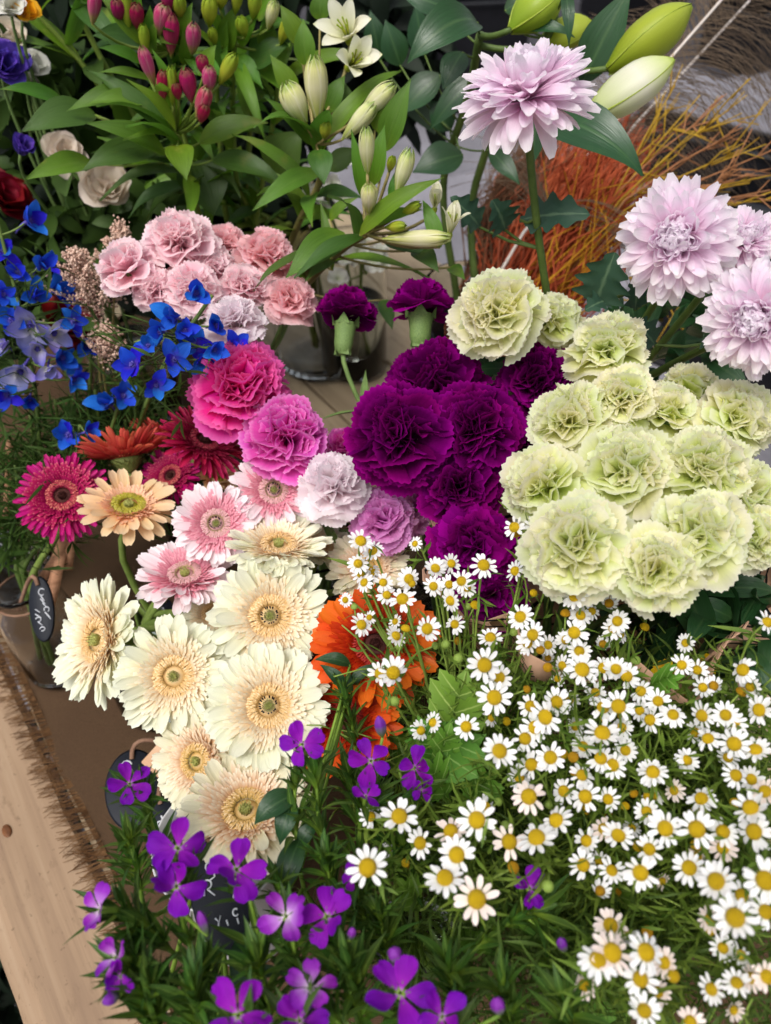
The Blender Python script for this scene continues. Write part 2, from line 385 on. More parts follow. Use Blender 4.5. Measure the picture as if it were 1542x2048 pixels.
M['slate'] = noise_mat('slate', '#0d1018', '#1a1f2a', 30, 0.55, bump=0.15, spec=0.3)
M['chalk'] = noise_mat('chalk', '#b8bcc4', '#dcdee4', 90, 0.9)
M['enamel'] = noise_mat('enamel', '#b9b9bc', '#cacacc', 6, 0.3, spec=0.5, bump=0.02)
M['black_plastic'] = noise_mat('black_plastic', '#0a0a0d', '#15151a', 20, 0.45, bump=0.1)
M['grey_plastic'] = noise_mat('grey_plastic', '#5c5a62', '#6c6a74', 8, 0.6, bump=0.05)
M['nail'] = noise_mat('nail', '#2c2826', '#57504c', 60, 0.4)
def glass_mat(name, tint, ior=1.45, rough=0.02):
    k = NT(name)
    p = k.n('BsdfPrincipled', _Roughness=rough, _IOR=ior)
    p.inputs['Base Color'].default_value = tint
    p.inputs['Transmission Weight'].default_value = 1.0
    k.l(p.outputs[0], k.out.inputs[0])
    return k.m
M['glass'] = glass_mat('glass', (0.97, 0.99, 0.98, 1), 1.28)
M['water'] = glass_mat('water', (0.90, 0.95, 0.86, 1), 1.33, 0.0)
M['cellophane'] = glass_mat('cellophane', (0.95, 0.95, 0.97, 1), 1.1, 0.1)
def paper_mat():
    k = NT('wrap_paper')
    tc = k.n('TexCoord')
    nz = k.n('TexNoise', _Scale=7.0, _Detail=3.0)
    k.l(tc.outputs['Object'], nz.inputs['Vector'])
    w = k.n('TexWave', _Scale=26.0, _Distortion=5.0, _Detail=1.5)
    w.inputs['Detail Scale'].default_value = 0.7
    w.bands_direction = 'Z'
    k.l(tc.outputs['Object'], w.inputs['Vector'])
    f = k.math('MULTIPLY', k.math('GREATER_THAN', w.outputs['Fac'], 0.86), k.math('GREATER_THAN', nz.outputs[0], 0.50))  # dark leaf-shadow strokes painted into the paper colour
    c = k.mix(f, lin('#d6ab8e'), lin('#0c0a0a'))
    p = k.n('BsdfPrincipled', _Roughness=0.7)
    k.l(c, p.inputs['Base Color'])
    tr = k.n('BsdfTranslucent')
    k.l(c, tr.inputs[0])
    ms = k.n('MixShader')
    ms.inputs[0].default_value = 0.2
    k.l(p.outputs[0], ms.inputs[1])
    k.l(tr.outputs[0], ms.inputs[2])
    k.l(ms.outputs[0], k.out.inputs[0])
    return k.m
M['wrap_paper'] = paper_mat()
def paving_mat():
    k = NT('paving')
    tc = k.n('TexCoord')
    n1 = k.n('TexNoise', _Scale=3.0, _Detail=8.0)
    n2 = k.n('TexNoise', _Scale=90.0, _Detail=4.0)
    for w in (n1, n2): k.l(tc.outputs['Object'], w.inputs['Vector'])
    oi = k.n('ObjectInfo')
    f = k.math('ADD', k.math('MULTIPLY', n1.outputs[0], 0.6), k.math('MULTIPLY', n2.outputs[0], 0.4))
    c = k.ramp(f, [(0.3, lin('#5c5a60')), (0.7, lin('#8c8a92'))])
    h = k.n('HueSaturation')
    k.l(c, h.inputs['Color'])
    k.l(k.math('ADD', 0.8, k.math('MULTIPLY', oi.outputs['Random'], 0.35)), h.inputs['Value'])
    p = k.n('BsdfPrincipled', _Roughness=0.8)
    k.l(h.outputs[0], p.inputs['Base Color'])
    bp = k.n('Bump', _Strength=0.3, _Distance=0.003)
    k.l(n2.outputs[0], bp.inputs['Height'])
    k.l(bp.outputs[0], p.inputs['Normal'])
    k.l(p.outputs[0], k.out.inputs[0])
    return k.m
M['paving'] = paving_mat()
M['joint'] = noise_mat('joint', '#2b2a2c', '#45434a', 30, 0.9)

# ------------------------------------------------------------------ mesh building
class MB:
    def __init__(s):
        s.v, s.f, s.uv = [], [], []
    def add(s, verts, faces, uvs=None, mat=None):
        o = len(s.v)
        if mat is not None: verts = [mat @ Vector(p) for p in verts]
        s.v += [tuple(p) for p in verts]
        s.f += [tuple(i + o for i in fc) for fc in faces]
        s.uv += list(uvs) if uvs else [(0.5, 0.5)] * len(verts)
        return s
    def tube(s, pts, r0, r1=None, n=6, cap=True):
        if r1 is None: r1 = r0
        pts = [Vector(p) for p in pts]
        vs, fs, us = [], [], []
        m = len(pts)
        prev = None
        for i, p in enumerate(pts):
            t = (pts[min(i + 1, m - 1)] - pts[max(i - 1, 0)])
            if t.length < 1e-9: t = Vector((0, 0, 1))
            t.normalize()
            if prev is None:
                a = t.orthogonal().normalized()
            else:
                a = prev - t * prev.dot(t)
                a = a.normalized() if a.length > 1e-6 else t.orthogonal().normalized()
            prev = a
            b = t.cross(a)
            r = r0 + (r1 - r0) * i / max(1, m - 1)
            for k in range(n):
                w = 2 * math.pi * k / n
                vs.append(p + (a * math.cos(w) + b * math.sin(w)) * r)
                us.append((k / n, i / max(1, m - 1)))
        for i in range(m - 1):
            for k in range(n):
                k2 = (k + 1) % n
                fs.append((i * n + k, i * n + k2, (i + 1) * n + k2, (i + 1) * n + k))
        if cap:
            fs.append(tuple(reversed(range(n))))
            fs.append(tuple((m - 1) * n + k for k in range(n)))
        return s.add(vs, fs, us)
    def lathe(s, prof, n=24, mat=None, lobes=0, lobe_amp=0.0, close=False):
        vs, fs, us = [], [], []
        m = len(prof)
        for i, (r, z) in enumerate(prof):
            for k in range(n):
                w = 2 * math.pi * k / n
                rr = r * (1 + lobe_amp * math.cos(lobes * w)) if lobes else r
                vs.append((rr * math.cos(w), rr * math.sin(w), z))
                us.append(((k / n * max(1, lobes)) % 1.0 if lobes else k / n, i / (m - 1)))
        for i in range(m - 1):
            for k in range(n):
                k2 = (k + 1) % n
                fs.append((i * n + k, i * n + k2, (i + 1) * n + k2, (i + 1) * n + k))
        if close:
            for k in range(n):
                k2 = (k + 1) % n
                fs.append(((m - 1) * n + k, (m - 1) * n + k2, k2, k))
        return s.add(vs, fs, us, mat)
    def box(s, sx, sy, sz, mat=None, bev=0.0):
        x, y, z = sx / 2, sy / 2, sz / 2
        b = min(bev, x * 0.9, y * 0.9, z * 0.9)
        if b <= 0:
            vs = [(i * x, j * y, k * z) for i in (-1, 1) for j in (-1, 1) for k in (-1, 1)]
            fs = [(0, 1, 3, 2), (4, 6, 7, 5), (0, 4, 5, 1), (2, 3, 7, 6), (0, 2, 6, 4), (1, 5, 7, 3)]
            return s.add(vs, fs, None, mat)
        vs, fs = [], []
        ring = lambda xx, yy, zz: [(-xx, -yy + b, zz), (-xx + b, -yy, zz), (xx - b, -yy, zz), (xx, -yy + b, zz), (xx, yy - b, zz), (xx - b, yy, zz), (-xx + b, yy, zz), (-xx, yy - b, zz)]
        lv = [ring(x - b, y - b, -z), ring(x, y, -z + b), ring(x, y, z - b), ring(x - b, y - b, z)]
        for l in lv: vs += l
        for i in range(3):
            for k in range(8):
                k2 = (k + 1) % 8
                fs.append((i * 8 + k, i * 8 + k2, (i + 1) * 8 + k2, (i + 1) * 8 + k))
        fs.append(tuple(reversed(range(8))))
        fs.append(tuple(24 + k for k in range(8)))
        return s.add(vs, fs, None, mat)
    def mesh(s, name, smooth=True):
        me = bpy.data.meshes.new(name)
        me.from_pydata(s.v, [], s.f)
        uvl = me.uv_layers.new(name='UVMap')
        li = np.empty(len(me.loops), dtype=np.int32)
        me.loops.foreach_get('vertex_index', li)
        uvl.data.foreach_set('uv', np.array(s.uv, dtype=np.float32)[li].ravel())
        if smooth:
            me.polygons.foreach_set('use_smooth', np.ones(len(me.polygons), dtype=bool))
        me.materials.append(None)
        me.update()
        return me
WM = {}
I4 = Matrix.Identity(4)
def link(name, me, mat, parent=None, Mw=I4):
    o = bpy.data.objects.new(name, me)
    col.objects.link(o)
    if mat is not None:
        o.material_slots[0].link = 'OBJECT'
        o.material_slots[0].material = M[mat]
    WM[o] = Mw.copy()
    if parent is not None:
        o.parent = parent
        o.matrix_basis = WM[parent].inverted() @ Mw
    else:
        o.matrix_basis = Mw
    return o
def thing(name, label, cat, loc, group=None):
    o = bpy.data.objects.new(name, None)
    col.objects.link(o)
    o.empty_display_size = 0.02
    WM[o] = Matrix.Translation(loc)
    o.matrix_basis = WM[o]
    tag(o, label, cat, group)
    return o
def tag(o, label, cat, group=None):
    o['label'] = label
    o['category'] = cat
    if group: o['group'] = group
    return o
def structure(o):
    o['kind'] = 'structure'
    return o
def stuff(o):
    o['kind'] = 'stuff'
    return o
def bez(p0, p1, p2, p3, n=10):
    out = []
    for i in range(n + 1):
        t = i / n
        out.append(p0 * (1 - t) ** 3 + p1 * 3 * t * (1 - t) ** 2 + p2 * 3 * t * t * (1 - t) + p3 * t ** 3)
    return out

# ---- blades: petals and leaves, base at origin, along +Y, upper face +Z
def blade(L=1.0, W=0.3, nu=4, nv=8, prof=None, bend=(0.0, 0.0), cup=0.0, ridge=0.0, ruff=0.0, rfreq=2.0, notch=0.0, twist=0.0, rng=random, wob=0.0):
    prof = prof or (lambda v: math.sin(math.pi * min(1, 0.12 + v * 0.86)) ** 0.8)
    vs, us, fs = [], [], []
    y = z = 0.0
    ph = rng.uniform(0, 6.28)
    wx = rng.uniform(-wob, wob)
    for j in range(nv + 1):
        v = j / nv
        a = bend[0] + (bend[1] - bend[0]) * v
        if j:
            y += math.cos(a) * L / nv
            z += math.sin(a) * L / nv
        w = W * prof(v)
        tw = twist * v
        for i in range(nu + 1):
            u = -1 + 2 * i / nu
            x = u * w / 2
            zo = cup * u * u * w + ridge * w * math.cos(u * math.pi * 2) + ruff * v * math.sin(rfreq * 6.28 * v + ph + (1.3 if u > 0 else 0)) * abs(u)
            yo = -notch * L * (1 - abs(u)) if j == nv else 0
            xx = x * math.cos(tw) - zo * math.sin(tw)
            zz = x * math.sin(tw) + zo * math.cos(tw)
            vs.append((xx + wx * L * v * v, y + yo * math.cos(a) - zz * math.sin(a), z + zz * math.cos(a) + yo * math.sin(a)))
            us.append((i / nu, v))
    for j in range(nv):
        for i in range(nu):
            q = j * (nu + 1) + i
            fs.append((q, q + 1, q + nu + 2, q + nu + 1))
    return vs, fs, us
def P_ray(v):        # gerbera ray floret: narrow base, round tip
    if v < 0.72: return 0.5 + 0.5 * math.sin(math.pi / 2 * v / 0.72)
    t = (v - 0.72) / 0.28
    return max(0.42, math.sqrt(max(0, 1 - t * t * t * 0.85)))
def P_point(v):      # lance leaf
    return max(0.02, (math.sin(math.pi * (v ** 0.78)) ** 1.15) + (0.18 * (1 - v) ** 4))
def P_ovate(v):
    return max(0.03, math.sin(math.pi * min(1.0, v ** 0.85 * 0.97 + 0.03)) ** 0.7)
def P_obov(v):       # broad rounded petal
    if v < 0.6: return 0.22 + 0.78 * math.sin(math.pi / 2 * v / 0.6) ** 1.2
    t = (v - 0.6) / 0.4
    return max(0.2, math.sqrt(max(0, 1 - t * t * 0.93)))
def fan(L, phi, nu, nv, rng, amp, waves, recurve=0.0, rise=0.0, teeth=0.045, fold=0.0):
    """ruffled, toothed fan petal of a carnation"""
    vs, us, fs = [], [], []
    p1, p2, p3 = (rng.uniform(0, 6.28) for _ in range(3))
    w2 = waves * rng.uniform(1.6, 2.3)
    lob = rng.uniform(0.04, 0.12)
    for j in range(nv + 1):
        v = j / nv
        for i in range(nu + 1):
            u = -1 + 2 * i / nu
            r = L * v * (1 - 0.10 * u * u * v + lob * v * math.sin(3.1 * u + p3))
            if j == nv: r *= 1 + teeth * (1 if i % 2 else -1) * rng.uniform(0.5, 1.3)
            a = phi * u * (0.35 + 0.65 * v ** 0.7)
            x, y = r * math.sin(a), r * math.cos(a)
            z = amp * L * v ** 1.7 * (math.sin(waves * u * 3.14 + p1) + 0.32 * math.sin(w2 * u * 3.14 + p2 + 2.0 * v))
            z += L * (rise * v - recurve * v * v * v) + fold * L * abs(u) * v
            vs.append((x, y, z))
            us.append((i / nu, v))
    for j in range(nv):
        for i in range(nu):
            q = j * (nu + 1) + i
            fs.append((q, q + 1, q + nu + 2, q + nu + 1))
    return vs, fs, us
rg = random.Random(11)
def bm(data, name):
    return MB().add(*data).mesh(name)
CARN_OUT = [bm(fan(1.0, R_(rg.uniform(46, 58)), 30, 10, rg, 0.075, rg.uniform(1.1, 1.7), recurve=rg.uniform(0.10, 0.28), rise=0.06, teeth=0.022), 'petal_outer') for _ in range(8)]
CARN_MID = [bm(fan(1.0, R_(rg.uniform(40, 54)), 30, 10, rg, 0.11, rg.uniform(1.3, 1.9), recurve=rg.uniform(0.0, 0.22), fold=rg.uniform(0, 0.14), teeth=0.024), 'petal_mid') for _ in range(9)]
CARN_IN = [bm(fan(1.0, R_(rg.uniform(44, 60)), 28, 9, rg, 0.10, rg.uniform(1.8, 2.8), recurve=rg.uniform(-0.12, 0.1), fold=rg.uniform(0.1, 0.3), teeth=0.028), 'petal_inner') for _ in range(9)]
RAY = [bm(blade(1.0, 0.285, 6, 9, P_ray, (0.12, -0.22 + 0.12 * k), 0.10, 0.03, notch=0.03, rng=rg, wob=0.05), 'ray_petal') for k in range(6)]
def P_mum(v):
    return 0.32 + 0.68 * math.sin(math.pi / 2 * min(1, v / 0.68)) if v < 0.68 else max(0.36, math.sqrt(max(0.0, 1 - ((v - 0.68) / 0.32) ** 2 * 0.9)))
MUMP = [bm(blade(1.0, rg.uniform(0.21, 0.28), 6, 9, P_mum, (0.30, -0.75 + 0.16 * k), rg.uniform(0.15, 0.35), 0.02, notch=rg.choice((0.0, 0.03, -0.02)), rng=rg, wob=0.10, twist=rg.uniform(-0.3, 0.3)), 'mum_petal') for k in range(9)]
MUMI = [bm(blade(1.0, rg.uniform(0.26, 0.34), 6, 9, P_mum, (-0.25, 0.55 + 0.15 * k), rg.uniform(0.3, 0.45), 0.0, notch=0.05, rng=rg, wob=0.08, twist=rg.uniform(-0.3, 0.3)), 'mum_petal') for k in range(6)]
DAISYP = [bm(blade(1.0, 0.44, 3, 5, lambda v: max(0.3, 0.55 + 0.45 * math.sin(math.pi / 2 * min(1, v / 0.6)) if v < 0.6 else math.sqrt(max(0.09, 1 - ((v - 0.6) / 0.4) ** 2 * 0.9))), (0.15, -0.3 + 0.15 * k), 0.05, 0.02, notch=0.03, rng=rg, wob=0.06), 'daisy_petal') for k in range(4)]
def P_dian(v):
    return 0.10 + 0.90 * math.sin(math.pi / 2 * min(1, v / 0.74)) ** 1.5 if v < 0.74 else max(0.42, math.sqrt(max(0.0, 1 - ((v - 0.74) / 0.26) ** 2 * 0.85)))
DIANP = [bm(blade(1.0, rg.uniform(0.60, 0.80), 12, 10, lambda v: P_dian(v) * (1 + 0.03 * math.sin(v * 60)), (0.25, -0.5 + 0.25 * k), rg.uniform(-0.06, 0.10), 0.012, ruff=0.10, rfreq=0.9, notch=rg.choice((-0.02, 0.03, 0.05)), rng=rg, wob=0.10, twist=rg.uniform(-0.35, 0.35)), 'dianthus_petal') for k in range(7)]
SEPAL = [bm(blade(1.0, 0.68, 6, 8, lambda v: max(0.05, math.sin(math.pi * min(1, 0.1 + 0.9 * v ** 0.9)) ** 0.62), (0.35, -0.2 + 0.25 * k), 0.12, 0.02, ruff=0.04, rng=rg, wob=0.08), 'sepal') for k in range(5)]
TEPAL = [bm(blade(1.0, 0.42, 6, 9, lambda v: max(0.05, math.sin(math.pi * min(1, 0.06 + 0.94 * v ** 1.35)) ** 0.7), (0.1, -0.7 + 0.2 * k), 0.12, 0.02, rng=rg), 'tepal') for k in range(3)]
ROSEP = [bm(blade(1.0, 1.0, 8, 8, P_obov, (0.5, 0.1 - 0.55 * (k % 3)), 0.20, 0.0, ruff=0.06, rfreq=1.0, rng=rg, wob=0.1), 'rose_petal') for k in range(6)]
LEAF_N = [bm(blade(1.0, 0.165, 2, 8, P_point, (0.3, -0.5 + 0.22 * k), 0.22, 0, rng=rg, wob=0.12), 'narrow_leaf') for k in range(6)]

# lobed leaf (feverfew): midrib with pairs of toothed lobes, one continuous leaf mesh
def lobed_leaf(rng):
    b = MB()
    def wavy(v): return max(0.05, P_ovate(v) * (1 + 0.22 * math.sin(v * 26)))
    b.add(*blade(1.0, 0.30, 4, 16, lambda v: max(0.05, 0.25 + 0.75 * v) * (1 if v < 0.75 else max(0.05, (1 - v) * 4)) * (1 + 0.25 * math.sin(v * 30)), (0.2, -0.35), 0.05, rng=rng))
    for k, (yy, L, W) in enumerate(((0.28, 0.42, 0.20), (0.50, 0.46, 0.24), (0.70, 0.36, 0.20))):
        for sgn in (-1, 1):
            m_ = T(0, yy, 0.2 * yy * (1 - yy) + 0.03 + 0.002 * k) @ RZ(-sgn * R_(rng.uniform(48, 62))) @ RX(rng.uniform(-0.15, 0.2))
            b.add(*blade(L, W, 4, 10, wavy, (0.1, -0.3), 0.06, rng=rng), m_)  if False else b.add(*blade(L, W, 4, 10, wavy, (0.1, -0.3), 0.06, rng=rng), mat=m_)
    return b.mesh('lobed_leaf')
LOBED = [lobed_leaf(rg) for _ in range(4)]
MUML = [bm(blade(1.0, 0.55, 8, 22, lambda v: max(0.05, (P_ovate(v) if v > 0.12 else 0.16) * (1 + 0.26 * math.sin(v * 27 + 0.6))), (0.25, -0.4 + 0.2 * k), 0.10, 0.0, ruff=0.06, rfreq=2.2, rng=rg), 'mum_leaf') for k in range(3)]

def leaf_between(name, parent, base, tip, width, nhint, mat, rng=random, bend=(0.4, -0.5), prof=P_point, cup=0.14, nu=6, nv=12, ruff=0.02, twist=0.0):
    """a leaf mesh reaching from base to tip (world), real width in metres"""
    D = tip - base
    chord = D.length
    vs, fs, us = blade(1.0, 1.0, nu, nv, lambda v: 0.0001, bend, rng=rng)
    mid = Vector(vs[-1 - nu // 2])
    s = chord / math.hypot(mid.y, mid.z)
    vs, fs, us = blade(s, width, nu, nv, prof, bend, cup, 0.0, ruff * s, 1.5, rng=rng, twist=twist)
    t = Vector((0, mid.y, mid.z)).normalized()
    Dn = D.normalized()
    N = nhint - Dn * nhint.dot(Dn)
    if N.length < 1e-4: N = Dn.orthogonal()
    N.normalize()
    X = Dn.cross(N).normalized()
    lx, ly = Vector((1, 0, 0)), t
    lz = lx.cross(ly)
    A = Matrix((lx, ly, lz))            # rows: world->local
    B = Matrix(((X.x, Dn.x, N.x), (X.y, Dn.y, N.y), (X.z, Dn.z, N.z)))
    R3 = B @ A
    me = MB().add([R3 @ Vector(p) for p in vs], fs, us).mesh(name)
    return link(name, me, mat, parent, Matrix.Translation(base))

# ------------------------------------------------------------------ the setting: paving, table
FLOOR = -0.78
fl = structure(link('ground', MB().box(60, 60, 0.1, T(0, 20, FLOOR - 0.062)).mesh('ground', False), 'joint'))
slab_me = MB().box(0.592, 0.392, 0.05, bev=0.006).mesh('paving_slab', False)
pave = structure(link('pavement', MB().box(9, 11, 0.004, T(0.5, 4.5, FLOOR - 0.010)).mesh('pavement', False), 'joint'))
PR = R_(28)
for i in range(-5, 11):
    for j in range(-2, 13):
        p = Vector((0.4, 0.4, 0)) + Matrix.Rotation(PR, 3, 'Z') @ Vector((i * 0.60 + (0.3 if j % 2 else 0), j * 0.40, 0))
        if p.y < -0.9 or p.y > 5.2 or abs(p.x - 0.4) > 3.4: continue
        link('paving_slab', slab_me, 'paving', pave, T(p.x, p.y, FLOOR - 0.025 + U(-0.002, 0.002)) @ RZ(PR))

EA, EB = ground(300, 1986), ground(55, 1436)
E1 = (EB - EA).normalized()                     # along the front edge, away from the viewer
E2 = Vector((-E1.y, E1.x, 0))
if E2.x < 0: E2 = -E2                            # into the table
EZ = Vector((0, 0, 1))
def tab(s, t, z=0.0):                            # table coordinates
    return EA + E1 * s + E2 * t + EZ * z
def tab_m(s, t, z=0.0):
    p = tab(s, t, z)
    return Matrix(((E1.x, E2.x, 0, p.x), (E1.y, E2.y, 0, p.y), (0, 0, 1, p.z), (0, 0, 0, 1)))
if E1.cross(E2).z < 0:
    def tab_m(s, t, z=0.0):
        p = tab(s, t, z)
        return Matrix(((-E1.x, E2.x, 0, p.x), (-E1.y, E2.y, 0, p.y), (0, 0, 1, p.z), (0, 0, 0, 1)))
table = thing('trestle_table', 'pine topped flower stall table with a rough front rail', 'table', tab(0.5, 0.3, FLOOR))
for k in range(7):
    w = 0.145
    me = MB().box(2.9, w - 0.004, 0.024, bev=0.0025).mesh('plank', False)
    link('plank', me, 'table_wood', table, tab_m(0.35, 0.004 + w * (k + 0.5), -0.0125))
RW = 0.080
rail = MB()
def rail_mesh():
    n = 60
    vs, fs = [], []
    L = 2.9
    rr = random.Random(5)
    prof = [(-RW / 2 - 0.020, -0.075), (-RW / 2 - 0.020, -0.014), (-RW / 2, 0.0), (RW / 2 - 0.003, 0.0), (RW / 2, -0.004), (RW / 2, -0.075)]
    for i in range(n + 1):
        x = -L / 2 + L * i / n
        w1, w2 = rr.uniform(-0.0009, 0.0009), rr.uniform(-0.0008, 0.0008)
        for k, (y, z) in enumerate(prof):
            vs.append((x, y + (w1 if k < 3 else w2), z + (w1 * 0.4 if 0 < k < 5 else 0)))
    m = len(prof)
    for i in range(n):
        for k in range(m - 1):
            fs.append((i * m + k, (i + 1) * m + k, (i + 1) * m + k + 1, i * m + k + 1))
    fs.append(tuple(range(m)))
    fs.append(tuple(reversed([n * m + k for k in range(m)])))
    return MB().add(vs, fs).mesh('rail', False)
link('front_rail', rail_mesh(), 'pine', table, tab_m(0.35, -RW / 2 - 0.001, 0.006))
kp = ground(14, 1662, 0.006)
kn = MB().lathe([(0.0001, 0.0012), (0.004, 0.0014), (0.0065, 0.0010), (0.0075, 0.0002)], 16)
link('knot', kn.mesh('knot'), 'knot', table, Matrix.Translation(kp + Vector((0, 0, 0.0003))) @ tab_m(0, 0).to_3x3().to_4x4() @ Matrix.Diagonal((1.0, 0.6, 1, 1)))
for q in ((96, 1512), (62, 1330)):
    nl = MB().lathe([(0.0001, 0.0016), (0.002, 0.0013), (0.0026, 0.0004)], 10)
    link('nail_head', nl.mesh('nail_head'), 'nail', table, Matrix.Translation(ground(*q, z=0.0065)))
for s in (-0.9, 1.6):
    for t in (0.0, 0.95):
        link('leg', MB().box(0.07, 0.05, 0.70, bev=0.004).mesh('leg', False), 'pine', table, tab_m(s, t, -0.0255 - 0.35) @ I4)
# burlap runner with frayed edge towards the rail
def runner():
    n, m = 60, 30
    vs, fs = [], []
    rr = random.Random(3)
    for i in range(n + 1):
        s = -0.45 + 1.5 * i / n
        for j in range(m + 1):
            t = 0.010 + 0.50 * j / m
            z = 0.0025 + 0.0022 * (math.sin(s * 31 + t * 9) * math.sin(t * 23 + 1) + 1) + rr.uniform(0, 0.0006)
            vs.append(tab(s, t + 0.003 * math.sin(s * 17) * (1 if j == 0 else 0), z))
    for i in range(n):
        for j in range(m):
            q = i * (m + 1) + j
            fs.append((q, q + 1, q + m + 2, q + m + 1))
    return MB().add(vs, fs).mesh('burlap_cloth')
cl = thing('burlap_runner', 'brown burlap runner with frayed fringe along the wooden rail', 'cloth', tab(0.3, 0.25, 0.002))
link('cloth', runner(), 'burlap', cl)
fr = MB()
rf = random.Random(9)
for i in range(1900):
    s = -0.44 + 1.48 * rf.random()
    L = rf.uniform(0.012, 0.034)
    dz = rf.uniform(0.0075, 0.012)
    a = rf.gauss(0.25, 0.28)
    p0 = tab(s, 0.016, 0.005)
    p1 = tab(s + L * 0.4 * math.sin(a), 0.010 - L * 0.45, dz)
    p2 = tab(s + L * math.sin(a) + rf.uniform(-0.004, 0.004), 0.010 - L * math.cos(a), 0.0075 + rf.uniform(0, 0.003))
    fr.tube([p0, p1, p2], 0.00045, 0.0003, 3, False)
stuff(link('fringe', fr.mesh('fringe'), 'burlap_thread', cl))

# ------------------------------------------------------------------ vases
VASES = {}
def vase(key, name, label, pos, h, r, style='jar', mouth=None, mat='glass', water=True, z0=0.006):
    mouth = mouth or r * 0.75
    th = 0.0018
    o = thing(name, label, 'vase', (pos.x, pos.y, z0))
    if style == 'jar':
        out = [(0.0005, 0.0), (r * 0.86, 0.0), (r * 0.97, 0.006), (r, 0.018), (r, h * 0.62), (r * 0.93, h * 0.72), (mouth, h * 0.82), (mouth, h * 0.94), (mouth + 0.002, h * 0.96), (mouth + 0.002, h)]
    elif style == 'flare':
        out = [(0.0005, 0.0), (r * 0.8, 0.0), (r * 0.88, 0.005), (r * 0.92, h * 0.1), (r * 0.90, h * 0.3), (r * 0.92, h * 0.6), (r * 1.0, h * 0.9), (mouth, h)]
    else:
        out = [(0.0005, 0.0), (r * 0.90, 0.0), (r, 0.006), (r, h * 0.5), (r * 1.02, h * 0.97), (r * 1.05, h)]
        mouth = r
    inn = [(max(0.0004, a - th), max(b, 0.009)) for a, b in out]
    inn = [p for p in inn]
    fl_z = 0.012 if style == 'jar' else 0.010
    prof = out + [(out[-1][0] - th * 0.5, h + 0.0012)] + [(max(0.0004, a - th), max(b, fl_z)) for a, b in reversed(out)]
    link('body', MB().lathe(prof, 32).mesh('vase_body'), mat, o, T(pos.x, pos.y, z0))
    if water and mat == 'glass':
        wl = h * 0.55
        wp = [(0.0004, fl_z + .0005)] + [(a - th - 0.0006, max(b, fl_z + .0005)) for a, b in out if 0.004 < b < wl and a > th + 0.002]
        ra = [a for a, b in out if b <= wl][-1] - th - 0.0006
        wp += [(ra, wl), (0.0004, wl)]
        link('water', MB().lathe(wp, 28).mesh('water'), 'water', o, T(pos.x, pos.y, z0))
    VASES[key] = (pos.copy(), h, min(mouth, r) * 0.75, r * 0.62, z0)
    return o
def xy(px, py, d, dx=0.0, dy=0.0):
    p = at(px, py, d)
    return Vector((p.x + dx, p.y + dy, 0))

# ------------------------------------------------------------------ stems
def stem_path(P, n, vkey, rng=random, pull=0.06, n1=12, into=True, sag=0.0):
    pos, h, mr, br, z0 = VASES[vkey]
    a = rng.uniform(0, 6.28)
    q = rng.uniform(0.2, 1)
    dirv = Vector((P.x - pos.x, P.y - pos.y, 0))
    dd = dirv.normalized() if dirv.length > 1e-4 else Vector((1, 0, 0))
    mouth = Vector((pos.x, pos.y, z0 + h + 0.004)) + dd * mr * 0.6 + Vector((math.cos(a), math.sin(a), 0)) * mr * 0.35 * q
    base = Vector((pos.x, pos.y, z0 + 0.022)) - dd * br * 0.45 + Vector((math.cos(a), math.sin(a), 0)) * br * 0.4 * q
    upd = (mouth - base).normalized()
    ln = (P - mouth).length
    pts = bez(P, P - n * min(pull, ln * 0.45) + Vector((0, 0, -sag)), mouth + upd * ln * 0.22, mouth, n1)
    if into:
        pts += [mouth.lerp(base, 0.5), base]
    return pts
def vroot(vkey):
    pos, h, mr, br, z0 = VASES[vkey]
    return Vector((pos.x, pos.y, z0 + 0.014))

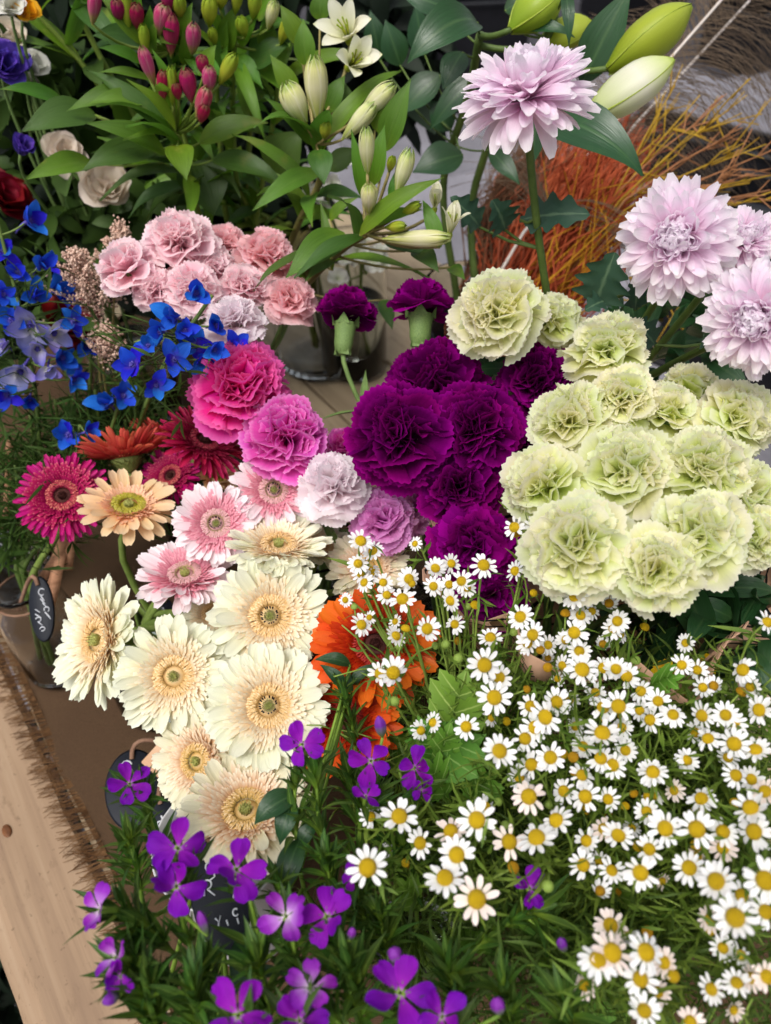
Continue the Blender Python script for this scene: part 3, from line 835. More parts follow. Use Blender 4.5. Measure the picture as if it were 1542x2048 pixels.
# ------------------------------------------------------------------ flower builders
def calyx_mesh():
    b = MB()
    prof = [(0.03, -1.02), (0.12, -1.0), (0.24, -0.9), (0.30, -0.65), (0.31, -0.35), (0.34, -0.1), (0.38, 0.06)]
    b.lathe(prof, 20)
    for k in range(5):
        w = 2 * math.pi * k / 5
        b.add(*blade(0.34, 0.40, 4, 5, lambda v: max(0.04, 1 - v ** 1.3), (1.35, 1.1), -0.10), mat=RZ(w) @ T(0, 0.35, -0.02))
    for k in range(4):
        b.add(*blade(0.42, 0.34, 4, 5, lambda v: max(0.04, 1 - v ** 1.4), (1.6, 1.4), -0.12), mat=RZ(math.pi / 2 * k + 0.4) @ T(0, 0.20, -1.0))
    return b.mesh('calyx')
CALYX = calyx_mesh()
def carnation(px, py, dia, d, f, mat, vkey, label, name='carnation', tight=0.0, calyx=0.40, seed=None, group=None, mat2=None, pull=0.05):
    rng = random.Random(int(px * 13 + py * 7))
    Pc = at(px, py, d)
    n = face(Pc, f)
    R = pxs(dia, d) / 2 * 1.0
    O = Pc - n * R * 0.42
    tight += rng.uniform(-5, 7)
    root = thing(name, label, 'carnation', vroot(vkey), group)
    F = frame(O, n, rng.uniform(0, 6.28)) @ Matrix.Diagonal((rng.uniform(.94, 1.08), rng.uniform(.94, 1.08), rng.uniform(.82, 1.0), 1))
    lo = rng.uniform(-6, 6)
    lay = [(7, CARN_OUT, (-14, 6), (0.92, 1.02), 0.00), (8, CARN_MID, (8 + lo, 32), (0.90, 1.0), 0.02), (9, CARN_MID, (30 + lo, 58), (0.84, 0.98), 0.04), (13, CARN_IN, (48, 78), (0.80, 0.97), 0.07), (12, CARN_IN, (64, 96), (0.78, 0.97), 0.07)]
    for li, (cnt, pool, el, ln, rb) in enumerate(lay):
        off = rng.uniform(0, 6.28)
        FL = F @ RX(R_(rng.gauss(0, 3.2 * li))) @ RY(R_(rng.gauss(0, 3.2 * li)))
        for k in range(cnt):
            az = off + 2 * math.pi * (k + rng.uniform(-0.34, 0.34)) / cnt
            e = R_(rng.uniform(*el) + tight)
            L = R * rng.uniform(*ln)
            m_ = FL @ RZ(az) @ T(0, R * rb * rng.uniform(0.6, 1.4), R * 0.02 * li) @ RX(e) @ RY(R_(rng.uniform(-18, 18) * (1 + 0.4 * li))) @ Matrix.Diagonal((L * rng.uniform(0.9, 1.1), L, L, 1))
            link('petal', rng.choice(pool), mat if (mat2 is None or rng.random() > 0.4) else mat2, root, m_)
    cw = 0.62 if calyx < .5 else 1.0
    link('calyx', CALYX, 'calyx', root, F @ T(0, 0, 0 if calyx < .5 else -.22 * R) @ Matrix.Diagonal((R * cw, R * cw, R * calyx * 1.9, 1)))
    st = stem_path(O - n * R * calyx * 1.85, n, vkey, rng, pull=pull)
    b = MB().tube(st, 0.0021, 0.0026, 7)
    link('stem', b.mesh('stem'), 'calyx', root)
    # a pair of thin curled leaves at one node
    i0 = 4
    for sg in (-1, 1):
        tv = (st[i0 + 1] - st[i0]).normalized()
        sv = tv.orthogonal().normalized() * sg
        link('leaf', rng.choice(LEAF_N), 'calyx', root, frame(st[i0], (sv * 0.4 - tv).normalized(), rng.uniform(0, 6)) @ RX(0.6) @ Matrix.Scale(R * 1.6, 4))
    return root

def gerbera_inner(rng, full=1.0):
    b = MB()
    for (cnt, rb, L, W, el, zb) in ((44, 0.30, 0.47 * full, 0.082, 8, 0.050), (48, 0.30, 0.41 * full, 0.070, 12, 0.065), (50, 0.30, 0.35 * full, 0.062, 17, 0.078), (52, 0.30, 0.29 * full, 0.056, 22, 0.088), (52, 0.30, 0.23 * full, 0.050, 28, 0.096), (52, 0.30, 0.17 * full, 0.044, 36, 0.10)):
        off = rng.uniform(0, 6)
        for k in range(cnt):
            az = off + 2 * math.pi * (k + rng.uniform(-0.3, 0.3)) / cnt
            b.add(*blade(L * rng.uniform(0.84, 1.1), W * rng.uniform(0.85, 1.15), 2, 5, P_ray, (0.0, rng.uniform(0.05, 0.55)), 0.16, rng=rng, wob=.08), mat=RZ(az) @ T(0, rb, zb) @ RX(R_(el + rng.uniform(-6, 6))))
    return b
def gerbera_ring(rng):
    b = MB()
    for (cnt, r0, L, el, zb) in ((58, 0.315, 0.13, 40, 0.10), (54, 0.275, 0.13, 48, 0.115), (48, 0.235, 0.125, 56, 0.125), (44, 0.20, 0.115, 62, 0.13), (36, 0.172, 0.10, 70, 0.125)):
        for k in range(cnt):
            az = 2 * math.pi * (k + rng.uniform(-0.3, 0.3)) / cnt
            b.add(*blade(L * rng.uniform(0.85, 1.15), 0.034, 2, 3, lambda v: 0.7 if v < 0.4 else (1.0 if v < 0.9 else 0.5), (0.2, -1.6), 0.30, rng=rng), mat=RZ(az) @ T(0, r0, zb) @ RX(R_(el + rng.uniform(-12, 12))))
    return b
def gerbera_eye(rng):
    b = MB()
    b.lathe([(0.06, 0.05), (0.05, 0.09), (0.0005, 0.10)], 12)
    for k in range(64):
        t = (k + 0.5) / 64
        r = 0.088 * math.sqrt(t)
        az = k * 2.39996
        hh = rng.uniform(.8, 1.15)
        b.tube([(r * math.cos(az), r * math.sin(az), 0.06), (r * 1.05 * math.cos(az), r * 1.05 * math.sin(az), 0.15 * hh), (r * (1.2 if t > .6 else .8) * math.cos(az), r * (1.2 if t > .6 else .8) * math.sin(az), 0.185 * hh)], 0.0075, 0.0055, 4)
    return b
def gerbera_anthers(rng):
    b = MB()
    for k in range(20):
        az = 2 * math.pi * (k + rng.uniform(-0.25, 0.25)) / 20
        if rng.random() < 0.2: continue
        r = 0.118
        b.tube([(r * math.cos(az), r * math.sin(az), 0.15), ((r + 0.008) * math.cos(az), (r + 0.008) * math.sin(az), 0.22), ((r + 0.015) * math.cos(az), (r + 0.015) * math.sin(az), 0.262)], 0.011, 0.014, 5)
    return b
GI = [gerbera_inner(rg).mesh('inner_floret_ring') for _ in range(3)]
GI_S = [gerbera_inner(rg, 0.72).mesh('inner_floret_ring') for _ in range(2)]
GR = [gerbera_ring(rg).mesh('disc_floret_ring') for _ in range(3)]
GB = MB().lathe([(0.20, 0.03), (0.17, 0.075), (0.10, 0.08), (0.0005, 0.075)], 20).mesh('eye_cup')
GE = [gerbera_eye(rg).mesh('eye') for _ in range(2)]
GA = [gerbera_anthers(rg).mesh('anther_ring') for _ in range(2)]
INVOL = None
def invol_mesh():
    b = MB().lathe([(0.05, -0.30), (0.14, -0.26), (0.24, -0.12), (0.30, 0.0), (0.28, 0.03), (0.0005, 0.03)], 20)
    rr = random.Random(2)
    for k in range(44):
        az = k * 2.39996
        q = k / 44
        b.add(*blade(0.20, 0.06, 2, 3, lambda v: max(0.05, 1 - v), (1.2 - 0.5 * q, 0.5 - 0.4 * q), 0.1), mat=RZ(az) @ T(0, 0.15 + 0.14 * q, -0.25 + 0.2 * q))
    return b.mesh('involucre')
INVOL = invol_mesh()
def gerbera(px, py, dia, d, f, kind, vkey, label, petals=23, droop=0.0, eye='green', spiky=1.0, pull=0.10, full=True, sag=0.0, loc_stem=None):
    rng = random.Random(int(px * 17 + py * 5))
    Pc = at(px, py, d)
    n = face(Pc, f)
    R = pxs(dia, d) / 2 * 1.03
    O = Pc - n * R * 0.06
    root = thing('gerbera', label, 'gerbera', vroot(vkey))
    F = frame(O, n, rng.uniform(0, 6.28))
    petals += 3
    for (cnt, el, ln, zb) in ((petals, -3, 0.82, 0.0), (petals, 6, 0.77, 0.03)):
        off = rng.uniform(0, 6)
        for k in range(cnt):
            az = off + 2 * math.pi * (k + rng.uniform(-0.22, 0.22)) / cnt
            L = R * ln * rng.uniform(0.92, 1.06)
            m_ = F @ RZ(az) @ T(0, R * 0.19, R * zb) @ RX(R_(el + droop + rng.uniform(-9, 9))) @ RY(R_(rng.uniform(-20, 20))) @ RZ(R_(rng.uniform(-5, 5))) @ Matrix.Diagonal((L * 0.92 * spiky, L, L, 1))
            link('petal', rng.choice(RAY), kind + '_ray', root, m_)
    S = F @ Matrix.Scale(R, 4)
    stuff(link('inner_floret_ring', rng.choice(GI if full else GI_S), kind + '_inner', root, S @ RZ(rng.uniform(0, 6))))
    stuff(link('disc_floret_ring', rng.choice(GR), kind + '_ring', root, S @ RZ(rng.uniform(0, 6))))
    link('eye', rng.choice(GE), 'gerbera_eye_dark' if eye == 'dark' else 'gerbera_eye', root, S)
    link('eye_cup', GB, 'gerbera_eye_dark' if eye == 'dark' else kind + '_ring', root, S)
    if eye == 'ring':
        stuff(link('anther_ring', rng.choice(GA), 'anther', root, S @ RZ(rng.uniform(0, 6))))
    link('involucre', INVOL, 'involucre', root, S)
    st = loc_stem if loc_stem else stem_path(O - n * R * 0.28, n, vkey, rng, pull=pull, n1=14, sag=sag)
    if loc_stem: st = [O - n * R * 0.26] + st
    link('stem', MB().tube(st, 0.0030, 0.0036, 9).mesh('stem'), 'gerbera_stem', root)
    return root

def mum(px, py, dia, d, f, vkey, label, flat=0.8):
    rng = random.Random(int(px * 3 + py))
    Pc = at(px, py, d)
    n = face(Pc, f)
    R = pxs(dia, d) / 2 * .88
    O = Pc - n * R * 0.22
    root = thing('chrysanthemum', label, 'chrysanthemum', vroot(vkey))
    F = frame(O, n, rng.uniform(0, 6.28)) @ Matrix.Diagonal((1, 1, flat, 1))
    N = 280
    for k in range(N):
        t = (k + 0.5) / N             # 0 outer .. 1 centre
        az = k * 2.39996 + rng.uniform(-0.15, 0.15)
        el = -34 + 122 * t ** 0.72 + rng.uniform(-11, 11) * (1 - .6 * t)
        L = R * (1.04 - 0.34 * t ** 1.3) * rng.uniform(0.84, 1.06)
        pool = MUMP if t < 0.5 + rng.uniform(-.12, .12) else MUMI
        m_ = F @ RZ(az) @ T(0, R * 0.06 * (1 - t), R * 0.10 * t) @ RX(R_(el)) @ RY(R_(rng.uniform(-24, 24) * (1 - .6 * t))) @ Matrix.Diagonal((L * (1.0 - 0.15 * t), L, L, 1))
        link('petal', rng.choice(pool), 'mum', root, m_)
    link('calyx', INVOL, 'mum_leaf', root, F @ Matrix.Diagonal((R * 0.9, R * 0.9, R * 0.7, 1)))
    st = stem_path(O - n * R * 0.2, n, vkey, rng, pull=0.12, n1=14)
    link('stem', MB().tube(st, 0.0030, 0.0038, 8).mesh('stem'), 'mum_stem', root)
    return root, st

DISC = []
for k, hgt in enumerate((0.30, 0.42, 0.58)):
    b = MB()
    pr = [(0.40 * math.cos(a) ** 0.8 if a < 1.56 else 0.0005, hgt * math.sin(a)) for a in [i * math.pi / 2 / 7 for i in range(8)]]
    b.lathe([(0.10, -0.22), (0.30, -0.12), (0.40, -0.02)] + pr, 18)
    for q in range(70):
        t = (q + 0.5) / 70
        a = math.acos(1 - t * 0.98)
        az = q * 2.39996
        r, z = 0.39 * math.sin(a), hgt * math.cos(a)
        b.add([(r * math.cos(az) + 0.028 * math.cos(w), r * math.sin(az) + 0.028 * math.sin(w), z - 0.01) for w in (0, 1.57, 3.14, 4.71)] + [(r * 1.06 * math.cos(az), r * 1.06 * math.sin(az), z + 0.035)], [(0, 1, 4), (1, 2, 4), (2, 3, 4), (3, 0, 4)])
    DISC.append(b.mesh('flower_head'))
def daisy_ring(rng, el, cnt):
    b = MB()
    for k in range(cnt):
        if rng.random() < 0.04: continue
        az = 2 * math.pi * (k + rng.uniform(-0.2, 0.2)) / cnt
        L = rng.uniform(0.60, 0.70)
        b.add(*blade(L, 0.29 * rng.uniform(0.85, 1.1), 3, 4, lambda v: max(0.35, 0.6 + 0.4 * math.sin(1.57 * min(1, v / 0.6)) if v < 0.6 else math.sqrt(max(0.12, 1 - ((v - 0.6) / 0.4) ** 2 * 0.88))), (0.1, rng.uniform(-0.35, 0.05)), 0.05, rng=rng), mat=RZ(az) @ T(0, 0.34, 0) @ RX(R_(el + rng.uniform(-9, 9))))
    return b.mesh('ray_ring')
RINGS = {e: [daisy_ring(rg, e, c) for c in (12, 13, 14)] for e in (6, -14, -42)}
def daisy_head(parent, P, n, R, rng, individual, old=False, pink=False):
    F = frame(P, n, rng.uniform(0, 6.28))
    S = F @ Matrix.Scale(R, 4)
    hd = link('flower_head', DISC[2 if old else rng.choice((0, 1, 1))], 'daisy_disc_old' if old else 'daisy_disc', parent, S)
    el = -42 if old else (rng.uniform(-30, 16) if individual else rng.choice((6, -14, -14)))
    pm = 'daisy_petal_pink' if pink else 'daisy_petal'
    if individual:
        cnt = rng.choice((12, 13, 14))
        for k in range(cnt):
            if rng.random() < 0.07: continue
            az = 2 * math.pi * (k + rng.uniform(-0.26, 0.26)) / cnt
            L = rng.uniform(0.54, 0.70)
            link('petal', rng.choice(DAISYP), pm, hd, S @ RZ(az) @ T(0, 0.34, 0) @ RX(R_(el + rng.uniform(-10, 10))) @ RY(R_(rng.uniform(-14, 14))) @ Matrix.Diagonal((L, L, L, 1)))
    else:
        link('ray_ring', rng.choice(RINGS[el]), pm, hd, S)
    return hd
# ------------------------------------------------------------------ vases in place
vase('green', 'glass_vase', 'clear vase of pale green carnations inside the peach paper wrap', xy(1270, 960, 0.56, dy=0.03), 0.20, 0.046, 'cyl')
vase('purple', 'glass_vase', 'clear vase under the deep purple carnations', xy(930, 860, 0.62, dy=0.04), 0.20, 0.044, 'cyl')
vase('pink', 'glass_vase', 'clear vase under the hot pink and orchid carnations', xy(600, 880, 0.68, dy=0.03), 0.19, 0.040, 'cyl')
vase('palepink', 'glass_vase', 'clear vase holding the pale pink carnations', xy(440, 560, 0.80, dy=0.03), 0.24, 0.042, 'cyl')
vase('cream', 'glass_jar', 'small round glass jar on the burlap under the cream gerberas', ground(325, 1405), 0.14, 0.045, 'jar')
vase('magenta', 'glass_jar', 'glass jar with raffia bow and slate tag beside the fringe', ground(128, 1335), 0.155, 0.039, 'jar', water=False)
vase('delph', 'cut_glass_jar', 'cut glass jar at the left edge behind the raffia tied jar', ground(40, 1165), 0.17, 0.050, 'jar', water=False)
vase('delph2', 'glass_vase', 'clear vase behind the gerberas holding blue delphinium', xy(290, 780, 0.86, dy=0.05), 0.20, 0.040, 'cyl')
vase('orange', 'glass_vase', 'clear vase under the orange gerberas', xy(760, 1300, 0.66, dy=0.02), 0.17, 0.036, 'cyl')
vase('daisy', 'glass_vase', 'clear vase of daisies beside the orange gerberas', xy(980, 1560, 0.56, dy=0.02), 0.17, 0.040, 'cyl')
vase('daisy2', 'glass_vase', 'clear vase of daisies at the lower right', xy(1270, 1720, 0.54), 0.17, 0.040, 'cyl')
vase('daisy3', 'glass_vase', 'clear vase of daisies at the right edge', xy(1490, 1420, 0.62), 0.17, 0.040, 'cyl')
vase('dian', 'enamel_jug', 'white enamel jug behind the long slate tag', ground(500, 1850), 0.19, 0.045, 'flare', mouth=0.050, mat='enamel')
vase('dian2', 'glass_vase', 'clear vase of sweet william at the front edge', ground(820, 1960), 0.18, 0.040, 'cyl')
vase('alstro', 'large_glass_vase', 'large clear vase on bare wood behind the pink carnations', ground(640, 725), 0.24, 0.080, 'flare', mouth=0.088, water=False)
vase('lily', 'glass_vase', 'tall clear vase of lilies behind the chrysanthemums', xy(960, 380, 1.02), 0.26, 0.060, 'cyl')
vase('mum', 'glass_vase', 'clear vase of lilac chrysanthemums behind the green carnations', xy(1180, 690, 0.82), 0.24, 0.045, 'cyl')
vase('lisi', 'glass_vase', 'clear vase of lisianthus in the left background', xy(170, 400, 1.12), 0.26, 0.060, 'cyl')
vase('stock', 'glass_vase', 'clear vase of white stock behind the alstroemeria', xy(700, 470, 1.25), 0.22, 0.055, 'cyl')

# peach wrapping paper round the green carnation stems
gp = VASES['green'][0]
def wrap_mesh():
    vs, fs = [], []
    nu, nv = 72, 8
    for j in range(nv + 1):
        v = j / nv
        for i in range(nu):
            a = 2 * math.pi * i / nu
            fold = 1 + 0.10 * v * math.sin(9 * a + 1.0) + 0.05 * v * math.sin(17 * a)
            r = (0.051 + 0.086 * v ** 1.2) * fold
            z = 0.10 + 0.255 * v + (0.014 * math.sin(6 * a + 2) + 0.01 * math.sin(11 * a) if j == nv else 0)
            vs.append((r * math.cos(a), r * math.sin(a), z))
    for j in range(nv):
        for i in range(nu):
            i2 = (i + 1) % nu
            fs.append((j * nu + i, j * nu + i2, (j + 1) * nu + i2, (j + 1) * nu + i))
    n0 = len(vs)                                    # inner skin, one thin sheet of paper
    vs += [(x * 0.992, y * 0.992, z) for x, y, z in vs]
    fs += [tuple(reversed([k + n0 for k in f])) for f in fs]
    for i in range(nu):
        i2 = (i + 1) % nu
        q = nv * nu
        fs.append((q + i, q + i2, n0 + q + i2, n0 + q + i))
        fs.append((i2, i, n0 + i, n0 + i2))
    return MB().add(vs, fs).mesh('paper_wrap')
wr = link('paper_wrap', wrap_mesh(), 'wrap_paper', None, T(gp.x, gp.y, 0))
tag(wr, 'peach wrapping paper with leaf shadows painted as black stripes round the green carnation stems', 'paper')

# ------------------------------------------------------------------ carnations
G = 'green'
GREEN = [
 (990, 612, 180, .640, (-.15, .30), 'cream_carnation', 'creamy green carnation above the purple ones, highest on the left'),
 (1108, 628, 125, .690, (.2, .55), 'green_carnation', 'small pale green carnation tucked behind the creamy one'),
 (1205, 680, 165, .625, (-.15, .55), 'cream_carnation', 'cream yellow carnation with loose petals, third along the top'),
 (1125, 828, 172, .585, (-.35, .35), 'green_carnation', 'lime carnation just right of the purple cluster, facing left'),
 (1248, 787, 138, .590, (.05, .25), 'cream_carnation', 'tight cabbage like cream carnation below the loose cream one'),
 (1340, 815, 135, .605, (.25, .5), 'green_carnation', 'narrow ruffled lime carnation seen half side on'),
 (1392, 770, 118, .650, (.55, .5), 'green_carnation', 'pale green carnation turned away, below the chrysanthemum'),
 (1492, 825, 150, .610, (.55, .15), 'cream_carnation', 'pale carnation seen side on at the right edge, below the chrysanthemums'),
 (1080, 965, 180, .545, (-.35, .25), 'green_carnation', 'white edged green carnation with tightly crumpled centre'),
 (1250, 930, 222, .555, (.0, .35), 'green_carnation', 'large yellow green carnation in the middle of the green bunch'),
 (1412, 925, 185, .565, (.15, .35), 'green_carnation', 'broad lime carnation right of the large central one'),
 (1495, 985, 170, .580, (.4, .3), 'green_carnation', 'lime carnation at the right edge, behind the lowest ones'),
 (1150, 1082, 230, .500, (-.12, .12), 'cream_carnation', 'big cream green carnation with a daisy in front of it'),
 (1400, 1060, 190, .520, (.15, .25), 'green_carnation', 'pale green carnation lowest on the right with rolled centre'),
 (1308, 1132, 175, .500, (-.05, .05), 'green_carnation', 'lowest pale green carnation above the daisies'),
 (1520, 1065, 130, .560, (.5, .1), 'green_carnation', 'partly hidden lime carnation low at the right edge'),
]
for px, py, di, d, f, m_, lb in GREEN:
    carnation(px, py, di * 1.04, d, (f[0] * 1.3, min(.85, f[1] + (.30 if py < 950 else .18))), m_, 'green', lb, mat2='cream_carnation' if m_ == 'green_carnation' else 'green_carnation')
PURPLE = [
 (800, 862, 205, .590, (-.15, .12), 'purple_carnation', 'large deep purple carnation at the left front of its bunch'),
 (955, 848, 180, .600, (.1, .2), 'purple_carnation', 'deep purple carnation right of the large front one'),
 (872, 748, 200, .655, (-.1, .62), 'purple_carnation', 'broad purple carnation at the back of the cluster, seen low'),
 (1082, 752, 155, .665, (.2, .35), 'purple_carnation', 'dark purple carnation behind the lime ones'),
 (922, 970, 160, .600, (.05, .1), 'purple_carnation', 'very dark purple carnation below the front pair'),
 (945, 1085, 180, .580, (-.05, .15), 'violet_carnation', 'violet carnation behind the topmost white daisies'),
 (985, 1185, 145, .590, (.1, .0), 'violet_carnation', 'lowest purple carnation, behind daisy stems'),
 (1062, 880, 120, .670, (.3, .2), 'purple_carnation', 'shaded purple carnation squeezed beside the lime ones'),
]
for px, py, di, d, f, m_, lb in PURPLE:
    carnation(px, py, di * 1.12, d, (f[0], min(.85, f[1] + .16)), m_, 'purple', lb, tight=4)
carnation(695, 610, 128, .730, (.1, .93, -.28), 'purple_carnation', 'purple', 'small dark purple carnation seen from the side on a bent stem', tight=12, calyx=0.54, pull=0.03)
carnation(842, 592, 135, .730, (.02, .96, -.30), 'violet_carnation', 'purple', 'violet carnation in profile with its green calyx showing', tight=14, calyx=0.56, pull=0.03)
PALE = [
 (360, 468, 148, .760, (-.05, .6), 'pale_pink_carnation', 'pale pink carnation at the top of its bunch'),
 (245, 525, 118, .750, (-.55, .75), 'pale_pink_carnation', 'pale pink carnation leaning left in profile'),
 (305, 572, 95, .740, (-.5, .6), 'pale_pink_carnation', 'small pale pink carnation pointing left below the profile one'),
 (382, 568, 122, .725, (-.15, .4), 'pale_pink_carnation', 'pale pink carnation behind the topmost right delphinium flower'),
 (415, 528, 118, .760, (.0, .7), 'pale_pink_carnation', 'pale pink carnation in the middle of its bunch'),
 (455, 480, 90, .800, (.1, .7), 'salmon_carnation', 'salmon carnation half hidden behind the top pale pink one'),
 (540, 498, 135, .780, (.25, .6), 'salmon_carnation', 'dusty salmon carnation at the right of the pale pink bunch'),
 (488, 560, 105, .745, (.1, .7), 'pale_pink_carnation', 'pale pink carnation just above the white one'),
 (588, 592, 112, .735, (.3, .45), 'salmon_carnation', 'salmon pink carnation beside the small dark purple one'),
 (470, 628, 125, .710, (.0, .6), 'white_carnation', 'white carnation below the pale pink bunch'),
]
for px, py, di, d, f, m_, lb in PALE:
    carnation(px, py, di, d, (f[0], min(.92, f[1] + .28)) if abs(f[0]) < .4 else f, m_, 'palepink', lb, tight=4)
PINK = [
 (478, 760, 195, .680, (-.05, .4), 'hot_pink_carnation', 'bright hot pink carnation with ruffled centre'),
 (578, 860, 182, .655, (.05, .45), 'orchid_carnation', 'orchid pink carnation right of the magenta gerbera'),
 (690, 885, 90, .700, (.2, .5), 'orchid_carnation', 'orchid pink carnation mostly hidden behind the purple one'),
 (668, 968, 150, .625, (.1, .25), 'white_carnation', 'white carnation with blush tint between gerbera and purple bunch'),
 (768, 1030, 155, .640, (.1, .2), 'mauve_carnation', 'mauve carnation above the orange gerberas'),
 (820, 1015, 110, .665, (.3, .2), 'mauve_carnation', 'pale mauve carnation tucked under the purple ones'),
]
for px, py, di, d, f, m_, lb in PINK:
    carnation(px, py, di, d, (f[0], f[1] + .2), m_, 'pink', lb)

# ------------------------------------------------------------------ gerberas
gerbera(125, 992, 168, .760, (-.2, .30), 'magenta', 'magenta', 'shaggy magenta gerbera at the far left above the jars', 34, -6, 'dark', 0.55)
gerbera(252, 912, 185, .780, (-.18, .93, -.05), 'salmon', 'delph2', 'salmon orange gerbera seen from below its cup', 32, 24, 'dark', 0.62, pull=0.04)
gerbera(320, 868, 120, .820, (.0, .95, .05), 'salmon', 'delph2', 'reddish gerbera half hidden behind the salmon one', 30, 15, 'dark', 0.6, pull=0.04)
gerbera(408, 882, 172, .740, (.30, .72), 'crimson', 'delph2', 'crimson gerbera tilted right behind the pink ones', 34, -4, 'dark', 0.55)
gerbera(342, 952, 130, .770, (-.45, .45), 'magenta', 'delph2', 'magenta gerbera tucked between peach and crimson ones', 34, 0, 'dark', 0.55)
gerbera(430, 955, 105, .775, (.3, .75), 'peach', 'delph2', 'peach gerbera mostly hidden behind the blush ones', 24, 20, 'green')
uloc = [at(*q) for q in ((255, 1050, .74), (243, 1080, .76), (246, 1120, .78), (268, 1170, .80), (300, 1225, .83), (340, 1290, .87))]
uloc += [Vector((VASES['cream'][0].x, VASES['cream'][0].y + 0.02, 0.158)), Vector((VASES['cream'][0].x, VASES['cream'][0].y, 0.022))]
gerbera(257, 1012, 184, .725, (.0, .78), 'peach', 'cream', 'peach gerbera with open petals on a curved bare stem', 15, 4, 'green', 1.1, loc_stem=uloc, full=False)
gerbera(547, 980, 170, .665, (.05, .18), 'blush', 'cream', 'pale pink gerbera beside the white carnation', 24, 4, 'ring')
gerbera(432, 1047, 168, .660, (-.10, .15), 'blush', 'cream', 'pale pink gerbera between the peach and cream ones', 23, 4, 'ring')
gerbera(370, 1150, 188, .670, (-.12, .72), 'blush', 'cream', 'pale pink gerbera facing up, lowest of the pink ones', 24, 4, 'green')
gerbera(640, 1095, 150, .690, (.2, .80), 'cream', 'cream', 'cream gerbera half hidden behind the topmost cream one', 24, 8, 'green')
gerbera(557, 1092, 205, .640, (.02, .80), 'cream', 'cream', 'topmost cream gerbera facing up with green eye', 24, 6, 'green')
gerbera(735, 1135, 165, .665, (.05, .35), 'ivory', 'cream', 'ivory gerbera with dense centre behind a daisy cluster', 30, 6, 'green', 0.9)
gerbera(425, 1228, 120, .680, (-.2, .5), 'cream', 'cream', 'shaded cream gerbera below the pink ones', 24, 0, 'green')
gerbera(540, 1232, 236, .615, (-.05, .08), 'cream', 'cream', 'large cream gerbera with black ringed eye, second from top', 23, 4, 'ring', 1.1)
gerbera(197, 1280, 238, .680, (-.84, .10), 'cream', 'cream', 'cream gerbera turned sideways beside the tagged jar', 24, 2, 'green')
gerbera(348, 1352, 222, .630, (-.20, -.06), 'cream', 'cream', 'cream gerbera with green eye, left of the black ringed pair', 24, 2, 'green', 1.0)
gerbera(495, 1560, 170, .640, (.0, .1), 'ivory', 'cream', 'ivory gerbera mostly hidden behind the lowest two', 24, 2, 'green')
gerbera(537, 1412, 240, .590, (-.04, .10), 'cream', 'cream', 'large cream gerbera with black ringed eye, lower of the pair', 22, 4, 'ring', 1.15)
gerbera(395, 1522, 190, .625, (-.60, -.05), 'ivory', 'cream', 'ivory gerbera facing left behind the lowest one', 26, 2, 'green')
gerbera(492, 1622, 245, .580, (-.10, .48), 'ivory', 'cream', 'lowest ivory gerbera tilted up behind sweet william leaves', 25, 2, 'green', 1.0)
gerbera(750, 1290, 250, .585, (.05, .30), 'orange', 'orange', 'bright orange gerbera behind the daisy stems', 20, 2, 'dark', 1.15)
gerbera(690, 1440, 215, .600, (-.15, .15), 'orange', 'orange', 'deep orange gerbera below the bright one', 20, 2, 'dark', 1.1)

# ------------------------------------------------------------------ chrysanthemums
m1, s1 = mum(1052, 170, 280, .640, (-.05, .95), 'mum', 'lilac chrysanthemum standing highest, in front of lily buds', .62)
m2, s2 = mum(1352, 478, 245, .600, (-.12, .12), 'mum', 'lilac chrysanthemum facing the viewer, below the lily leaf')
m3, s3 = mum(1490, 478, 150, .660, (.35, .45), 'mum', 'lilac chrysanthemum behind the facing one at the right edge')
m4, s4 = mum(1512, 640, 230, .570, (-.25, -.05), 'mum', 'lowest lilac chrysanthemum, cut by the right edge')
def mleaf(root, bx, by, tx, ty, w, d, k, st=None):
    b_, t_ = at(bx, by, d), at(tx, ty, d - 0.02)
    o = leaf_between('leaf', root, b_, t_, pxs(w, d), face(b_, (0.1, .35)), 'mum_leaf', random.Random(bx), bend=(0.3, -0.4), prof=lambda v: max(0.05, (P_ovate(v) if v > 0.12 else 0.16) * (1 + 0.28 * math.sin(v * 27 + 0.6))), nu=8, nv=24, ruff=0.05)
    if st:
        q = min(st, key=lambda p: (p - b_).length)
        link('petiole', MB().tube([b_, b_.lerp(q, 0.5) + Vector((0, 0, -0.003)), q], 0.0012, 0.0016, 5).mesh('petiole'), 'mum_stem', root)
mleaf(m1, 1040, 440, 1180, 428, 62, .70, 0, s1)
mleaf(m1, 1010, 460, 985, 400, 60, .72, 1, s1)
mleaf(m1, 960, 455, 900, 395, 50, .74, 1, s1)
mleaf(m2, 1215, 600, 1170, 620, 40, .66, 1, s2)
mleaf(m2, 1190, 610, 1230, 505, 85, .66, 2, s2)
mleaf(m2, 1270, 620, 1275, 540, 36, .68, 0, s2)
mleaf(m4, 1400, 690, 1455, 685, 26, .62, 0, s4)
mleaf(m4, 1310, 690, 1260, 640, 50, .68, 1, s4)

